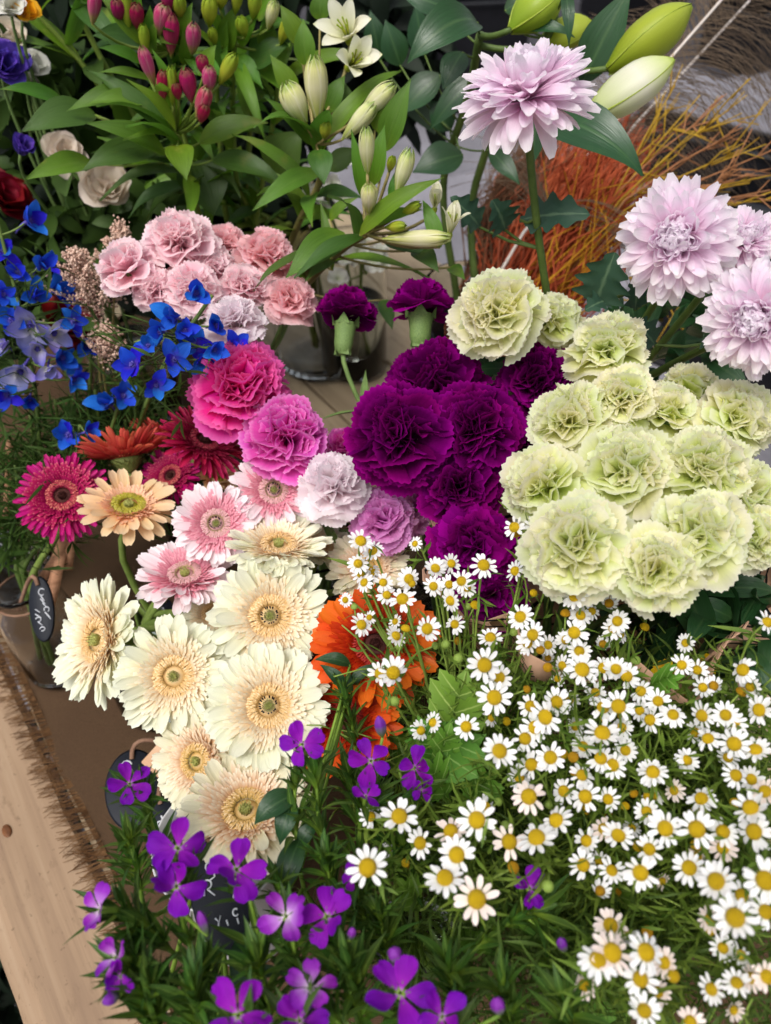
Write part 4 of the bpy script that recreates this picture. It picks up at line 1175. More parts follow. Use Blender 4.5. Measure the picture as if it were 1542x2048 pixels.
# ------------------------------------------------------------------ buds, alstroemeria, lilies
def bud_mesh(lob, amp, tipopen=0.05):
    b = MB()
    pr = []
    for i in range(13):
        v = i / 12
        r = 0.5 * (0.18 + 0.82 * math.sin(math.pi / 2 * min(1, v / 0.5)) if v < 0.5 else math.cos(math.pi / 2 * ((v - 0.5) / 0.5) ** 1.6) * (1 - tipopen) + tipopen)
        pr.append((max(0.012, r), v))
    b.lathe(pr, 24, None, lob, amp)
    return b
def alstro_bud(rng):
    def rad(v): return 0.5 * ((0.16 + 0.84 * math.sin(math.pi / 2 * v / 0.66) ** 1.35) if v < 0.66 else (0.30 + 0.70 * math.cos(math.pi / 2 * min(1, (v - 0.66) / 0.40) ** 1.5)))
    b = MB().lathe([(max(0.012, rad(i / 12) * (0.95 if i < 12 else 0.3)), i / 12) for i in range(13)], 24, None, 3, 0.05)
    for k in range(6):
        b.add(*blade(1.02, 0.52, 4, 10, lambda v: max(0.08, math.sin(math.pi * (0.1 + 0.86 * v)) ** 0.7), (0, 0), 0), mat=I4) if False else None
        vs, fs, us = [], [], []
        nu, nv = 4, 9
        w0 = 2 * math.pi * k / 6
        for j in range(nv + 1):
            v = 0.08 + 0.98 * j / nv
            rr = rad(v) + (0.05 if k % 2 else 0.02)
            wv = 0.62 * max(0.06, math.sin(math.pi * min(0.98, 0.12 + 0.86 * j / nv)) ** 0.7)
            for i in range(nu + 1):
                a = w0 + wv * (-1 + 2 * i / nu)
                bul = rr + 0.03 * (1 - (-1 + 2 * i / nu) ** 2)
                vs.append((bul * math.cos(a), bul * math.sin(a), v))
                us.append((i / nu, min(1, v)))
        for j in range(nv):
            for i in range(nu):
                q = j * (nu + 1) + i
                fs.append((q, q + 1, q + nu + 2, q + nu + 1))
        b.add(vs, fs, us)
    return b.mesh('bud')
ABUD = [alstro_bud(rg) for _ in range(2)]
LBUD = bud_mesh(3, 0.07, 0.10).mesh('lily_bud')
def rib_mesh():
    b = MB()
    for k in range(3):
        a = 2 * math.pi * k / 3
        pts = []
        for i in range(13):
            v = i / 12
            r = 0.5 * (0.18 + 0.82 * math.sin(math.pi / 2 * min(1, v / 0.5)) if v < 0.5 else math.cos(math.pi / 2 * ((v - 0.5) / 0.5) ** 1.6) * 0.9 + 0.1) * 1.062
            pts.append((r * math.cos(a), r * math.sin(a), v))
        b.tube([(x * .985, y * .985, z) for x, y, z in pts], 0.026, 0.012, 8)
    return b.mesh('rib')
LRIB = rib_mesh()
def axis_frame(p0, p1, w, roll=0.0):
    D = p1 - p0
    return frame(p0, D, roll) @ Matrix.Diagonal((w, w, D.length, 1))
class Stalk:
    def __init__(s, name, label, cat, poly, vkey, mat, r0=0.002, r1=0.0035):
        s.vkey, s.mat = vkey, mat
        s.root = thing(name, label, cat, vroot(vkey))
        top = [at(*q) for q in poly]
        pos, h, mr, br, z0 = VASES[vkey]
        last = top[-1]
        n = (top[-2] - top[-1]).normalized() if len(top) > 1 else Vector((0, 0, 1))
        tail = stem_path(last, n, vkey, random.Random(int(poly[0][0] + poly[0][1] * 3)), pull=0.08)
        # smooth the upper part
        sm = []
        for i in range(len(top) - 1):
            pm, p0, p1, p2 = top[max(0, i - 1)], top[i], top[i + 1], top[min(len(top) - 1, i + 2)]
            for q in range(5):
                t = q / 5
                sm.append(0.5 * ((2 * p0) + (p1 - pm) * t + (2 * pm - 5 * p0 + 4 * p1 - p2) * t * t + (-pm + 3 * p0 - 3 * p1 + p2) * t ** 3))
        s.path = sm + tail
        link('stem', MB().tube(s.path, r0, r1, 7).mesh('stem'), mat, s.root)
        s.rng = random.Random(int(poly[0][0] * 3 + 1))
    def near(s, p, up=0.0):
        return min(s.path, key=lambda q: (q - p).length + (0.0 if q.z < p.z + up else 0.5))
    def connect(s, p, nm='pedicel', r=0.0012, dirv=None, thr=0.004):
        q = s.near(p)
        if (q - p).length < thr: return
        mid = p.lerp(q, 0.5) + Vector((0, 0, -0.12 * (p - q).length))
        if dirv is not None: mid = p.lerp(q, 0.4) + dirv * 0.25 * (p - q).length
        link(nm, MB().tube(bez(p, p.lerp(mid, 0.7), q.lerp(mid, 0.7), q, 6), r, r * 1.3, 6).mesh(nm), s.mat, s.root)
    def leaf(s, bx, by, tx, ty, w, mat, d, dt=None, bend=(0.45, -0.5), prof=P_point, n=(0.0, .5), cup=0.14, ruff=0.015, twist=0.0):
        b_, t_ = at(bx, by, d), at(tx, ty, d if dt is None else dt)
        leaf_between('leaf', s.root, b_, t_, pxs(w, d), face(b_, n), mat, s.rng, bend, prof, cup, ruff=ruff, twist=twist)
        s.connect(b_, 'petiole', 0.0010)
    def bud(s, bx, by, tx, ty, w, mat, d, dt=None):
        b_, t_ = at(bx, by, d), at(tx, ty, d if dt is None else dt)
        o = link('bud', s.rng.choice(ABUD), mat, s.root, axis_frame(b_, b_ + (t_ - b_) * 1.12, pxs(w, d) * .74, s.rng.uniform(0, 6)))
        s.connect(b_ + (t_ - b_) * 0.02, 'pedicel', 0.0013, (b_ - t_).normalized())
    def lilybud(s, bx, by, tx, ty, w, mat, d, dt=None, roll=0.0):
        b_, t_ = at(bx, by, d), at(tx, ty, d if dt is None else dt)
        v_ = axis_frame(b_, t_, 1.0, 0.0).to_3x3().normalized().inverted() @ (CP - b_).normalized()
        A = axis_frame(b_, t_, pxs(w, d) * 0.94, math.atan2(v_.y, v_.x) + roll)
        o = link('bud', LBUD, mat, s.root, A)
        link('rib', LRIB, 'lily_rib', o, A)
        s.connect(b_ + (t_ - b_) * 0.03, 'pedicel', 0.0028, (b_ - t_).normalized())
def open_alstro(s, px, py, dia, d, f, closed=0):
    P = at(px, py, d)
    n = face(P, f)
    R = pxs(dia, d) / 2
    F = frame(P - n * R * 0.5, n, s.rng.uniform(0, 6)) @ Matrix.Scale(R, 4)
    b = MB().lathe([(0.03, -0.35), (0.10, -0.25), (0.13, -0.1), (0.08, 0.05)], 12)
    for k in range(6):
        a = k * 1.05
        b.tube([(0.03 * math.cos(a), 0.03 * math.sin(a), 0.0), (0.10 * math.cos(a), 0.10 * math.sin(a), 0.5), (0.16 * math.cos(a), 0.16 * math.sin(a) + 0.05, 0.75)], 0.018, 0.03, 5)
    fl_ = link('flower', b.mesh('flower'), 'alstro_green', s.root, F)
    for k in range(6):
        e = 42 if k % 2 else 54
        link('tepal', TEPAL[k % 3], 'alstro_tepal', fl_, F @ RZ(k * math.pi / 3 + s.rng.uniform(-.2, .2)) @ T(0, 0.06, 0) @ RX(R_(e + 20 + closed + s.rng.uniform(-14, 14))) @ Matrix.Scale(1.18, 4))
    s.connect(P - n * R * 0.8, 'pedicel', 0.0014, -n)

A1 = Stalk('alstroemeria', 'alstroemeria stalk with pink and magenta buds over long leaves', 'alstroemeria', [(352, 262, .88), (372, 330, .90), (395, 420, .94)], 'alstro', 'alstro_stem', 0.0028, 0.0038)
for q in ((310, 172, 287, 105, 27, 'alstro_pink'), (345, 212, 342, 145, 24, 'alstro_green'), (384, 206, 372, 148, 34, 'alstro_magenta'), (418, 190, 418, 140, 30, 'alstro_pink'),
          (393, 240, 412, 184, 32, 'alstro_pink'), (438, 170, 466, 118, 30, 'alstro_green'), (325, 205, 326, 150, 26, 'alstro_magenta'), (400, 246, 410, 214, 26, 'alstro_magenta'), (408, 150, 404, 118, 26, 'alstro_magenta'), (357, 200, 352, 172, 22, 'alstro_magenta')):
    A1.bud(*q, d=.84, dt=.825)
for q in ((350, 258, 253, 158, 26, 'alstro_leaf_bright', .85, .82), (340, 190, 304, 98, 20, 'alstro_leaf_bright', .84, .83), (348, 195, 371, 128, 18, 'alstro_leaf_bright', .84, .83), (412, 142, 432, 90, 30, 'alstro_leaf_bright', .86, .85),
          (330, 308, 172, 247, 44, 'alstro_leaf', .86, .83), (312, 300, 162, 342, 52, 'alstro_leaf_dark', .87, .84), (185, 326, 50, 360, 42, 'alstro_leaf', .90, .86), (190, 230, 45, 264, 62, 'alstro_leaf_dark', .90, .88),
          (300, 190, 132, 222, 40, 'alstro_leaf', .90, .88), (300, 206, 176, 208, 34, 'alstro_leaf', .89, .87), (355, 292, 373, 362, 48, 'alstro_leaf_bright', .85, .81), (400, 285, 536, 245, 46, 'alstro_leaf', .88, .87),
          (425, 320, 568, 366, 46, 'alstro_leaf_dark', .89, .86), (285, 128, 196, 96, 24, 'alstro_leaf', .90, .88), (280, 95, 185, 72, 48, 'alstro_leaf_dark', .94, .92), (128, 206, -4, 178, 28, 'alstro_leaf', .93, .90), (300, 160, 195, 145, 18, 'alstro_leaf', .90, .88),
          (385, 325, 428, 432, 90, 'alstro_leaf_dark', .93, .91), (285, 85, 200, -5, 40, 'alstro_leaf', .90, .90)):
    A1.leaf(*q[:6], d=q[6], dt=q[7], bend=(0.35, -0.55), n=(random.uniform(-.25, .25), .6))
A0 = Stalk('alstroemeria', 'alstroemeria stalk with pink buds at the top edge', 'alstroemeria', [(345, 100, .93), (352, 190, .95), (375, 300, .97)], 'alstro', 'alstro_stem', 0.0026, 0.0036)
for q in ((318, 72, 328, 18, 36, 'alstro_pink'), (342, 112, 343, 40, 32, 'alstro_magenta'), (384, 112, 387, 56, 30, 'alstro_pink'), (335, 25, 340, -20, 34, 'alstro_magenta'), (258, 70, 250, -15, 24, 'alstro_green'), (275, 60, 272, 15, 30, 'alstro_magenta'), (240, 45, 234, 5, 28, 'alstro_magenta'), (292, 110, 287, 58, 22, 'alstro_green'), (185, 50, 190, -10, 26, 'alstro_pink'), (362, 40, 356, -5, 28, 'alstro_green')):
    A0.bud(*q, d=.90, dt=.885)
for q in ((300, 105, 312, 40, 22, 'alstro_leaf_bright'), (360, 90, 385, 5, 30, 'alstro_leaf_bright'), (372, 110, 395, 150, 18, 'alstro_leaf'), (270, 60, 280, -20, 26, 'alstro_leaf_bright'), (300, 75, 300, 10, 24, 'alstro_leaf'), (370, 130, 366, 60, 20, 'alstro_leaf_bright')):
    A0.leaf(*q, d=.91, dt=.89)
A5 = Stalk('alstroemeria', 'alstroemeria stalk with a crowd of green buds at the top', 'alstroemeria', [(470, 70, .94), (465, 200, .97), (470, 330, .99)], 'alstro', 'alstro_stem', 0.0026, 0.0036)
for q in ((418, 55, 420, 2, 32, 'alstro_green'), (490, 75, 482, 40, 26, 'alstro_green'), (440, 20, 446, -20, 26, 'alstro_green'), (505, 40, 512, -10, 28, 'alstro_green'), (535, 60, 548, 10, 26, 'alstro_cream'), (560, 90, 575, 45, 24, 'alstro_green'), (430, 90, 424, 62, 20, 'alstro_green'), (470, 30, 476, -15, 22, 'alstro_green')):
    A5.bud(*q, d=.92, dt=.905)
for q in ((450, 100, 470, 10, 34, 'alstro_leaf_bright'), (500, 125, 592, 78, 60, 'alstro_leaf_dark'), (470, 110, 526, 178, 28, 'alstro_leaf'), (440, 110, 455, 40, 26, 'alstro_leaf_bright'), (520, 60, 578, 48, 30, 'alstro_leaf'), (480, 90, 520, 20, 30, 'alstro_leaf_bright'), (515, 35, 560, -10, 34, 'alstro_leaf_bright'), (445, 70, 408, 20, 26, 'alstro_leaf_bright'), (535, 100, 540, 30, 34, 'alstro_leaf'), (550, 350, 606, 262, 84, 'alstro_leaf_dark'), (430, 160, 440, 80, 30, 'alstro_leaf'), (500, 230, 470, 160, 30, 'alstro_leaf')):
    A5.leaf(*q, d=.94, dt=.92)
A2 = Stalk('alstroemeria', 'alstroemeria stalk with cream buds and open white flowers', 'alstroemeria', [(632, 285, .82), (640, 360, .84), (600, 440, .90), (560, 540, .98)], 'alstro', 'brown_stem', 0.0032, 0.0042)
for q in ((612, 250, 577, 178, 54, 'alstro_cream'), (636, 246, 630, 132, 50, 'alstro_cream'), (684, 280, 742, 216, 38, 'alstro_cream'), (716, 238, 778, 178, 42, 'alstro_cream'), (648, 278, 652, 248, 26, 'alstro_green')):
    A2.bud(*q, d=.80, dt=.79)
open_alstro(A2, 690, 55, 112, .84, (-.2, .55))
open_alstro(A2, 712, 118, 118, .82, (.35, .35), 6)
for q in ((622, 288, 530, 196, 30, 'alstro_leaf', .82, .80), (636, 300, 648, 370, 44, 'alstro_leaf_dark', .80, .78), (610, 130, 606, 38, 36, 'alstro_leaf', .86, .86), (655, 225, 690, 150, 34, 'alstro_leaf', .84, .84), (700, 240, 690, 165, 30, 'alstro_leaf_dark', .85, .85), (590, 200, 540, 110, 36, 'alstro_leaf_bright', .88, .88), (660, 340, 720, 300, 40, 'alstro_leaf_dark', .86, .86), (600, 90, 560, 10, 34, 'alstro_leaf_bright', .88, .88), (640, 40, 640, -20, 34, 'alstro_leaf', .86, .86)):
    A2.leaf(*q[:6], d=q[6], dt=q[7])
A3 = Stalk('alstroemeria', 'alstroemeria stalk leaning right with drooping cream buds', 'alstroemeria', [(735, 468, .74), (690, 495, .77), (640, 540, .82), (585, 600, .95)], 'alstro', 'brown_stem', 0.0030, 0.0042)
for q in ((735, 350, 733, 268, 34, 'alstro_cream'), (792, 392, 816, 312, 38, 'alstro_cream'), (738, 428, 738, 376, 38, 'alstro_cream'), (765, 478, 880, 476, 38, 'alstro_cream'), (770, 455, 805, 452, 24, 'alstro_green'), (800, 430, 835, 410, 24, 'alstro_green'), (778, 345, 785, 318, 20, 'alstro_green')):
    A3.bud(*q, d=.72, dt=.705)
open_alstro(A3, 905, 440, 105, .71, (.2, .85), 22)
open_alstro(A3, 872, 395, 85, .74, (.1, .8), 26)
for q in ((720, 470, 888, 354, 36, 'alstro_leaf_bright', .73, .70), (692, 470, 572, 556, 62, 'alstro_leaf', .76, .73), (770, 300, 822, 158, 46, 'alstro_leaf', .78, .77), (725, 395, 702, 258, 24, 'alstro_leaf_bright', .75, .74), (745, 370, 770, 250, 36, 'alstro_leaf_bright', .77, .76), (780, 400, 800, 330, 16, 'alstro_leaf', .72, .72), (770, 480, 868, 512, 44, 'alstro_leaf_dark', .76, .74), (880, 495, 845, 400, 30, 'alstro_leaf', .71, .72), (830, 500, 878, 545, 40, 'alstro_leaf_dark', .75, .72), (900, 535, 930, 560, 26, 'alstro_leaf', .76, .74), (660, 440, 715, 395, 24, 'alstro_leaf', .79, .77), (665, 540, 640, 400, 20, 'alstro_leaf', .79, .80), (765, 600, 785, 660, 30, 'alstro_leaf_dark', .86, .84), (755, 450, 850, 420, 24, 'alstro_leaf_bright', .73, .71), (750, 260, 790, 190, 40, 'alstro_leaf', .80, .79)):
    A3.leaf(*q[:6], d=q[6], dt=q[7])

for st_, m_, cnt in ((A1, 'alstro_leaf', 16), (A0, 'alstro_leaf', 10), (A5, 'alstro_leaf_dark', 14), (A2, 'alstro_leaf', 12), (A3, 'alstro_leaf', 8)):
    for k in range(cnt):
        rr = st_.rng
        p_ = st_.path[rr.randrange(1, 13)]
        dv = Vector((rr.gauss(0, 1), rr.gauss(-.3, .8), rr.gauss(.25, .4))).normalized()
        leaf_between('leaf', st_.root, p_, p_ + dv * rr.uniform(.07, .115), rr.uniform(.014, .022), Vector((rr.gauss(0, .4), rr.gauss(-.2, .3), 1)), rr.choice((m_, m_, 'alstro_leaf_dark', 'alstro_leaf_bright')), rr, (rr.uniform(.2, .6), rr.uniform(-1.0, -.4)))
for k, (poly, lb) in enumerate((([(130, -30, 1.02), (220, 150, 1.04), (330, 330, 1.06)], 'leaning alstroemeria stem crossing the top left corner'), ([(60, 10, 1.04), (190, 160, 1.05), (310, 340, 1.08)], 'thick alstroemeria stem leaning in from the left edge'),
                                ([(500, 120, 1.0), (500, 260, 1.02), (490, 400, 1.05)], 'upright alstroemeria stem between pink and cream buds'), ([(560, 150, .98), (540, 280, 1.0), (515, 420, 1.04)], 'upright alstroemeria stem left of the cream buds'), ([(430, 130, 1.0), (440, 280, 1.02), (450, 420, 1.05)], 'upright alstroemeria stem below the green buds'))):
    s_ = Stalk('alstroemeria', lb, 'alstroemeria', poly, 'alstro', 'alstro_stem', .0028, .0042)
    for q in range(14):
        rr = s_.rng
        p_ = s_.path[rr.randrange(0, 14)]
        dv = Vector((rr.gauss(0, 1), rr.gauss(-.3, .7), rr.gauss(.35, .4))).normalized()
        leaf_between('leaf', s_.root, p_, p_ + dv * rr.uniform(.07, .12), rr.uniform(.014, .024), Vector((rr.gauss(0, .4), rr.gauss(-.2, .3), 1)), rr.choice(('alstro_leaf', 'alstro_leaf_dark', 'alstro_leaf_bright')), rr, (rr.uniform(.2, .6), rr.uniform(-1.0, -.4)))
# lilies
L1 = Stalk('lily', 'lily stalk with fat cream and green buds at upper right', 'lily', [(1110, 30, .88), (1060, 160, .92), (990, 260, .97), (960, 340, 1.0)], 'lily', 'mum_stem', 0.0042, 0.005)
L1.lilybud(1172, 240, 1348, 120, 76, 'lily_bud', .80, .82, 0.25)
L1.lilybud(1215, 140, 1382, 10, 76, 'lily_bud_green', .84, .86, -0.3)
for q in ((1085, 250, 1285, 352, 105, 'lily_leaf', .80, .76, (0.7, -1.0)), (1165, 165, 1265, -30, 82, 'lily_leaf', .86, .86, (0.2, -0.3)), (1072, 245, 1062, 335, 42, 'lily_leaf', .84, .84, (0.2, -0.2)), (1130, -20, 1138, 95, 26, 'lily_leaf', .84, .82, (0.5, -0.9)), (1030, 60, 1150, 75, 34, 'lily_leaf', .88, .86, (0.6, -0.8)), (1010, 20, 1110, -10, 60, 'lily_leaf', .92, .92, (0.4, -0.5))):
    L1.leaf(*q[:4], q[4] * .82, q[5], d=q[6], dt=q[7], bend=q[8], n=(.1, .55), cup=0.10)
L2 = Stalk('lily', 'lily stalk with upright green buds behind the highest chrysanthemum', 'lily', [(960, 70, .90), (935, 200, .95), (900, 300, 1.0)], 'lily', 'mum_stem', 0.0042, 0.005)
L2.lilybud(1022, 60, 1125, -25, 72, 'lily_bud_green', .86, .88, 0.2)
L2.lilybud(1075, 95, 1185, 45, 54, 'lily_bud_green', .90, .90, 0.6)
for q in ((955, 45, 815, 128, 96, 'lily_leaf', .88, .84, (0.9, -0.9)), (925, 105, 885, 180, 60, 'lily_leaf', .90, .88, (0.3, -0.4)), (925, 310, 825, 345, 84, 'lily_leaf', .93, .92, (0.2, -0.4)), (900, 20, 800, -10, 60, 'lily_leaf', .95, .95, (0.3, -0.3)), (880, 150, 800, 230, 70, 'lily_leaf', 1.0, 1.0, (0.3, -0.3)), (900, 260, 860, 200, 60, 'lily_leaf', 1.0, 1.0, (0.3, -0.3)), (850, 110, 830, 10, 60, 'lily_leaf', 1.02, 1.02, (0.2, -0.2)), (980, 300, 1040, 370, 44, 'lily_leaf', .95, .93, (0.3, -0.4)), (960, 150, 860, 260, 60, 'lily_leaf', .97, .97, (0.3, -0.5)), (800, 130, 770, 40, 60, 'lily_leaf', 1.03, 1.03, (0.2, -0.4)), (760, 120, 740, 20, 54, 'lily_leaf', 1.05, 1.05, (0.2, -0.4))):
    L2.leaf(*q[:4], q[4] * .78, q[5], d=q[6], dt=q[7], bend=q[8], n=(-.1, .5), cup=0.10)

# ------------------------------------------------------------------ delphinium
def spur_mesh():
    b = MB().tube([(0, 0, 0.10), (0, 0, -0.1), (0.02, 0.05, -0.45), (0.05, 0.16, -0.85), (0.06, 0.26, -1.05)], 0.10, 0.035, 8)
    rr = random.Random(4)
    for k in range(16):
        a, e = rr.uniform(0, 6.28), rr.uniform(0.2, 1.3)
        b.tube([(0, 0, 0.05), (0.16 * math.cos(a) * math.cos(e), 0.16 * math.sin(a) * math.cos(e), 0.1 + 0.2 * math.sin(e))], 0.03, 0.03, 4)
    return b.mesh('flower')
SPUR = spur_mesh()
def delph(poly, florets, label, vkey, leafn=40):
    s = Stalk('delphinium', label, 'delphinium', poly, vkey, 'delphinium_stem', 0.0016, 0.0028)
    for (px, py, dia, f, mat) in florets:
        d = poly[0][2] + s.rng.uniform(-.025, .01)
        P = at(px, py, d)
        n = face(P, f)
        R = pxs(dia, d) / 2 * .90
        F = frame(P - n * R * .25, n, s.rng.uniform(0, 6)) @ Matrix.Scale(R, 4)
        fl_ = link('flower', SPUR, 'spur', s.root, F)
        cl_ = s.rng.uniform(-6, 26)
        for k in range(5):
            sc = s.rng.uniform(0.95, 1.2)
            link('sepal', s.rng.choice(SEPAL), mat, fl_, F @ RZ(k * 1.2566 + s.rng.uniform(-.2, .2)) @ T(0, .05, 0) @ RX(R_(16 + cl_ + s.rng.uniform(-22, 28))) @ RY(R_(s.rng.uniform(-15, 15))) @ Matrix.Scale(sc, 4))
        s.connect(P - n * R * 0.35, 'pedicel', 0.0008)
    b = MB()
    for k in range(leafn):
        i = s.rng.randrange(len(s.path) // 4, len(s.path) - 8)
        p = s.path[i] + Vector((s.rng.gauss(0, .004),) * 3)
        dv = Vector((s.rng.gauss(0, 1), s.rng.gauss(0, 1), s.rng.uniform(-.2, 1.0))).normalized()
        L = s.rng.uniform(0.03, 0.075)
        p2 = p + dv * L
        b.tube([p, p.lerp(p2, .5) + Vector((0, 0, .006)), p2], 0.0006, 0.0005, 4)
        for q in range(4):
            d2 = (dv + Vector((s.rng.gauss(0, .5), s.rng.gauss(0, .5), s.rng.gauss(0, .3)))).normalized()
            b.add(*blade(s.rng.uniform(.02, .04), .003, 2, 4, P_point, (0.2, -0.4), 0.1, rng=s.rng), mat=frame(p2, d2.orthogonal().normalized(), 0) @ RZ(s.rng.uniform(0, 6)))
    stuff(link('foliage', b.mesh('foliage'), 'delphinium_leaf', s.root))
    return s
BL, PL = 'delphinium', 'delphinium_pale'
delph([(-15, 410, .84), (15, 520, .84), (45, 640, .85), (70, 780, .86), (80, 900, .88)],
      [(62, 440, 84, (.6, .35), BL), (8, 588, 60, (.3, .2), BL), (88, 528, 78, (.5, .3), BL), (118, 582, 84, (.6, .2), BL), (72, 590, 70, (.3, .4), BL), (60, 650, 105, (-.1, -.2), PL), (110, 668, 84, (.4, -.3), PL), (20, 640, 70, (-.3, .2), BL), (40, 745, 100, (-.2, -.4), PL), (128, 715, 76, (.6, .0), BL), (12, 790, 70, (-.2, -.3), BL), (100, 740, 70, (.2, -.5), PL), (10, 690, 60, (-.4, .1), PL), (35, 545, 70, (.0, .2), BL), (5, 500, 60, (-.3, .2), BL), (150, 640, 60, (.5, .1), BL), (75, 700, 80, (.1, -.4), PL), (150, 760, 60, (.5, -.2), BL), (60, 800, 60, (.0, -.4), BL)],
      'tall delphinium at left edge with blue and faded lilac flowers', 'delph', 60)
delph([(425, 590, .685), (390, 640, .69), (350, 690, .70), (300, 790, .76), (270, 880, .83)],
      [(392, 585, 84, (.05, .25), BL), (345, 632, 92, (-.4, .2), BL), (318, 665, 80, (-.5, -.1), BL), (432, 650, 84, (.2, .1), BL), (474, 692, 78, (.4, .1), BL), (388, 690, 84, (.0, .0), BL), (404, 722, 70, (.1, -.2), BL), (348, 720, 82, (-.1, -.2), BL), (262, 728, 92, (-.5, .1), BL), (312, 772, 70, (-.2, -.3), BL), (430, 700, 70, (.2, -.2), BL), (295, 690, 62, (-.4, .2), BL), (370, 660, 66, (.1, .2), BL)],
      'deep blue delphinium spike in front of the white carnation', 'delph2', 40)
delph([(250, 770, .79), (225, 850, .81), (205, 930, .84)], [(215, 805, 92, (-.4, .2), BL), (248, 790, 70, (.3, .2), BL)], 'delphinium stem with two blue flowers above the salmon gerbera', 'delph2', 40)
delph([(160, 850, .79), (150, 920, .81), (140, 990, .85)], [(135, 868, 84, (-.3, .3), BL), (178, 862, 60, (.7, .3), BL)], 'lowest delphinium with blue flowers above the magenta gerbera', 'magenta', 60)
delph([(185, 660, .90), (180, 760, .91), (175, 900, .93)], [(172, 690, 66, (.0, .1), BL), (150, 735, 50, (-.3, -.2), BL)], 'shaded delphinium stem with dark blue flowers below the red bloom', 'delph2', 70)
for k, (px, py) in enumerate(((60, 830), (110, 800), (30, 930), (190, 780), (250, 840), (330, 840))):
    delph([(px, py, .87), (px + 8, py + 60, .89), (px + 16, py + 120, .92)], [], ['flowerless feathery delphinium shoot left of the lowest blue flowers', 'feathery green shoot under the faded lilac delphinium', 'feathery green shoot at the left edge above the magenta gerbera', 'feathery green shoot between the two delphinium spikes', 'feathery green shoot above the salmon gerbera', 'feathery green shoot below the deep blue spike'][k], 'magenta' if px < 150 else 'delph2', 70)

# ------------------------------------------------------------------ astilbe plumes
def astilbe(poly, label, size, cnt=1600):
    s = Stalk('astilbe', label, 'astilbe', poly, 'delph2', 'brown_stem', 0.001, 0.002)
    b = MB()
    rr = s.rng
    top, low = at(*poly[0]), at(*poly[1])
    ax = top - low
    H = ax.length
    side = CR
    octa = [(1, 0, 0), (-1, 0, 0), (0, 1, 0), (0, -1, 0), (0, 0, 1), (0, 0, -1)]
    of = [(0, 2, 4), (2, 1, 4), (1, 3, 4), (3, 0, 4), (2, 0, 5), (1, 2, 5), (3, 1, 5), (0, 3, 5)]
    for br in range(26):
        t = br / 26
        a = br * 2.4
        o = low + ax * t
        ln = size * (1.05 - t) ** 0.8
        e1 = ax.normalized().orthogonal().normalized()
        e2 = ax.normalized().cross(e1)
        dv = (e1 * math.cos(a) + e2 * math.sin(a) + ax.normalized() * 0.9).normalized()
        tip = o + dv * ln
        b.tube([o, o.lerp(tip, .5), tip], 0.0006, 0.0003, 4)
        for k in range(int(cnt / 26)):
            q = rr.random()
            p = o.lerp(tip, q) + Vector((rr.gauss(0, 1), rr.gauss(0, 1), rr.gauss(0, 1))) * 0.0042 * (1.15 - q)
            sz = rr.uniform(.0009, .0019)
            b.add([p + Vector(v) * sz for v in octa], of)
    stuff(link('plume', b.mesh('plume'), 'astilbe', s.root))
astilbe([(150, 505, .84), (190, 640, .86), (200, 760, .88)], 'fluffy beige pink astilbe plume between the delphiniums', 0.055)
astilbe([(243, 450, .86), (228, 600, .88), (225, 720, .90)], 'taller beige astilbe plume beside the profile pink carnation', 0.040)
astilbe([(215, 655, .83), (205, 720, .85), (215, 800, .88)], 'small low astilbe plume left of the blue spike', 0.030, 900)

# ------------------------------------------------------------------ rose shaped background flowers
def rose(px, py, dia, d, f, mat, vkey, label, name, cat, bud=False):
    rng = random.Random(int(px + py * 3))
    P = at(px, py, d)
    n = face(P, f)
    R = pxs(dia, d) / 2
    O = P - n * R * .6
    root = thing(name, label, cat, vroot(vkey))
    F = frame(O, n, rng.uniform(0, 6))
    for (cnt, el, ln, rb) in (((5, 62, 1.0, .12), (4, 72, 1.05, .06)) if bud else ((6, 38, 1.05, .10), (5, 52, 1.0, .08), (5, 66, .92, .06), (4, 78, .85, .03))):
        off = rng.uniform(0, 6)
        for k in range(cnt):
            link('petal', rng.choice(ROSEP), mat, root, F @ RZ(off + 6.283 * k / cnt + rng.uniform(-.2, .2)) @ T(0, R * rb, 0) @ RX(R_(el + rng.uniform(-7, 7))) @ Matrix.Scale(R * ln * rng.uniform(1.0, 1.15), 4))
    st = stem_path(O, n, vkey, rng, pull=.05)
    link('stem', MB().tube(st, .0016, .0024, 6).mesh('stem'), 'calyx', root)
    return root
rose(213, 372, 104, .96, (.0, .25), 'lisianthus_white', 'lisi', 'white lisianthus with dark centre below the alstroemeria leaves', 'lisianthus', 'lisianthus')
rose(128, 305, 80, 1.02, (.1, .5), 'lisianthus_white', 'lisi', 'white lisianthus half hidden behind the olive leaf', 'lisianthus', 'lisianthus')
rose(45, 292, 58, .98, (.2, .7), 'lisianthus_purple', 'lisi', 'small purple lisianthus bud left of the olive leaf', 'lisianthus', 'lisianthus', True)
rose(12, 125, 80, 1.0, (.2, .5), 'lisianthus_purple', 'lisi', 'purple lisianthus at the upper left edge', 'lisianthus', 'lisianthus')
rose(70, 130, 60, 1.02, (.3, .4), 'stock_white', 'lisi', 'pale green white lisianthus bud beside the purple one', 'lisianthus', 'lisianthus', True)
rose(20, 75, 70, 1.05, (.0, .6), 'lisianthus_white', 'lisi', 'white ruffled bloom above the purple lisianthus', 'lisianthus', 'lisianthus')
rose(60, 165, 46, 1.03, (.2, .4), 'stock_white', 'lisi', 'small white bud below the pale green one', 'lisianthus', 'lisianthus', True)
rose(50, 22, 60, .98, (.2, .7), 'freesia_yellow', 'lisi', 'white and yellow freesia in the top left corner', 'freesia', 'freesia', True)
rose(20, 10, 60, .97, (-.1, .7), 'stock_white', 'lisi', 'greenish white bud at the extreme top left', 'freesia', 'freesia', True)
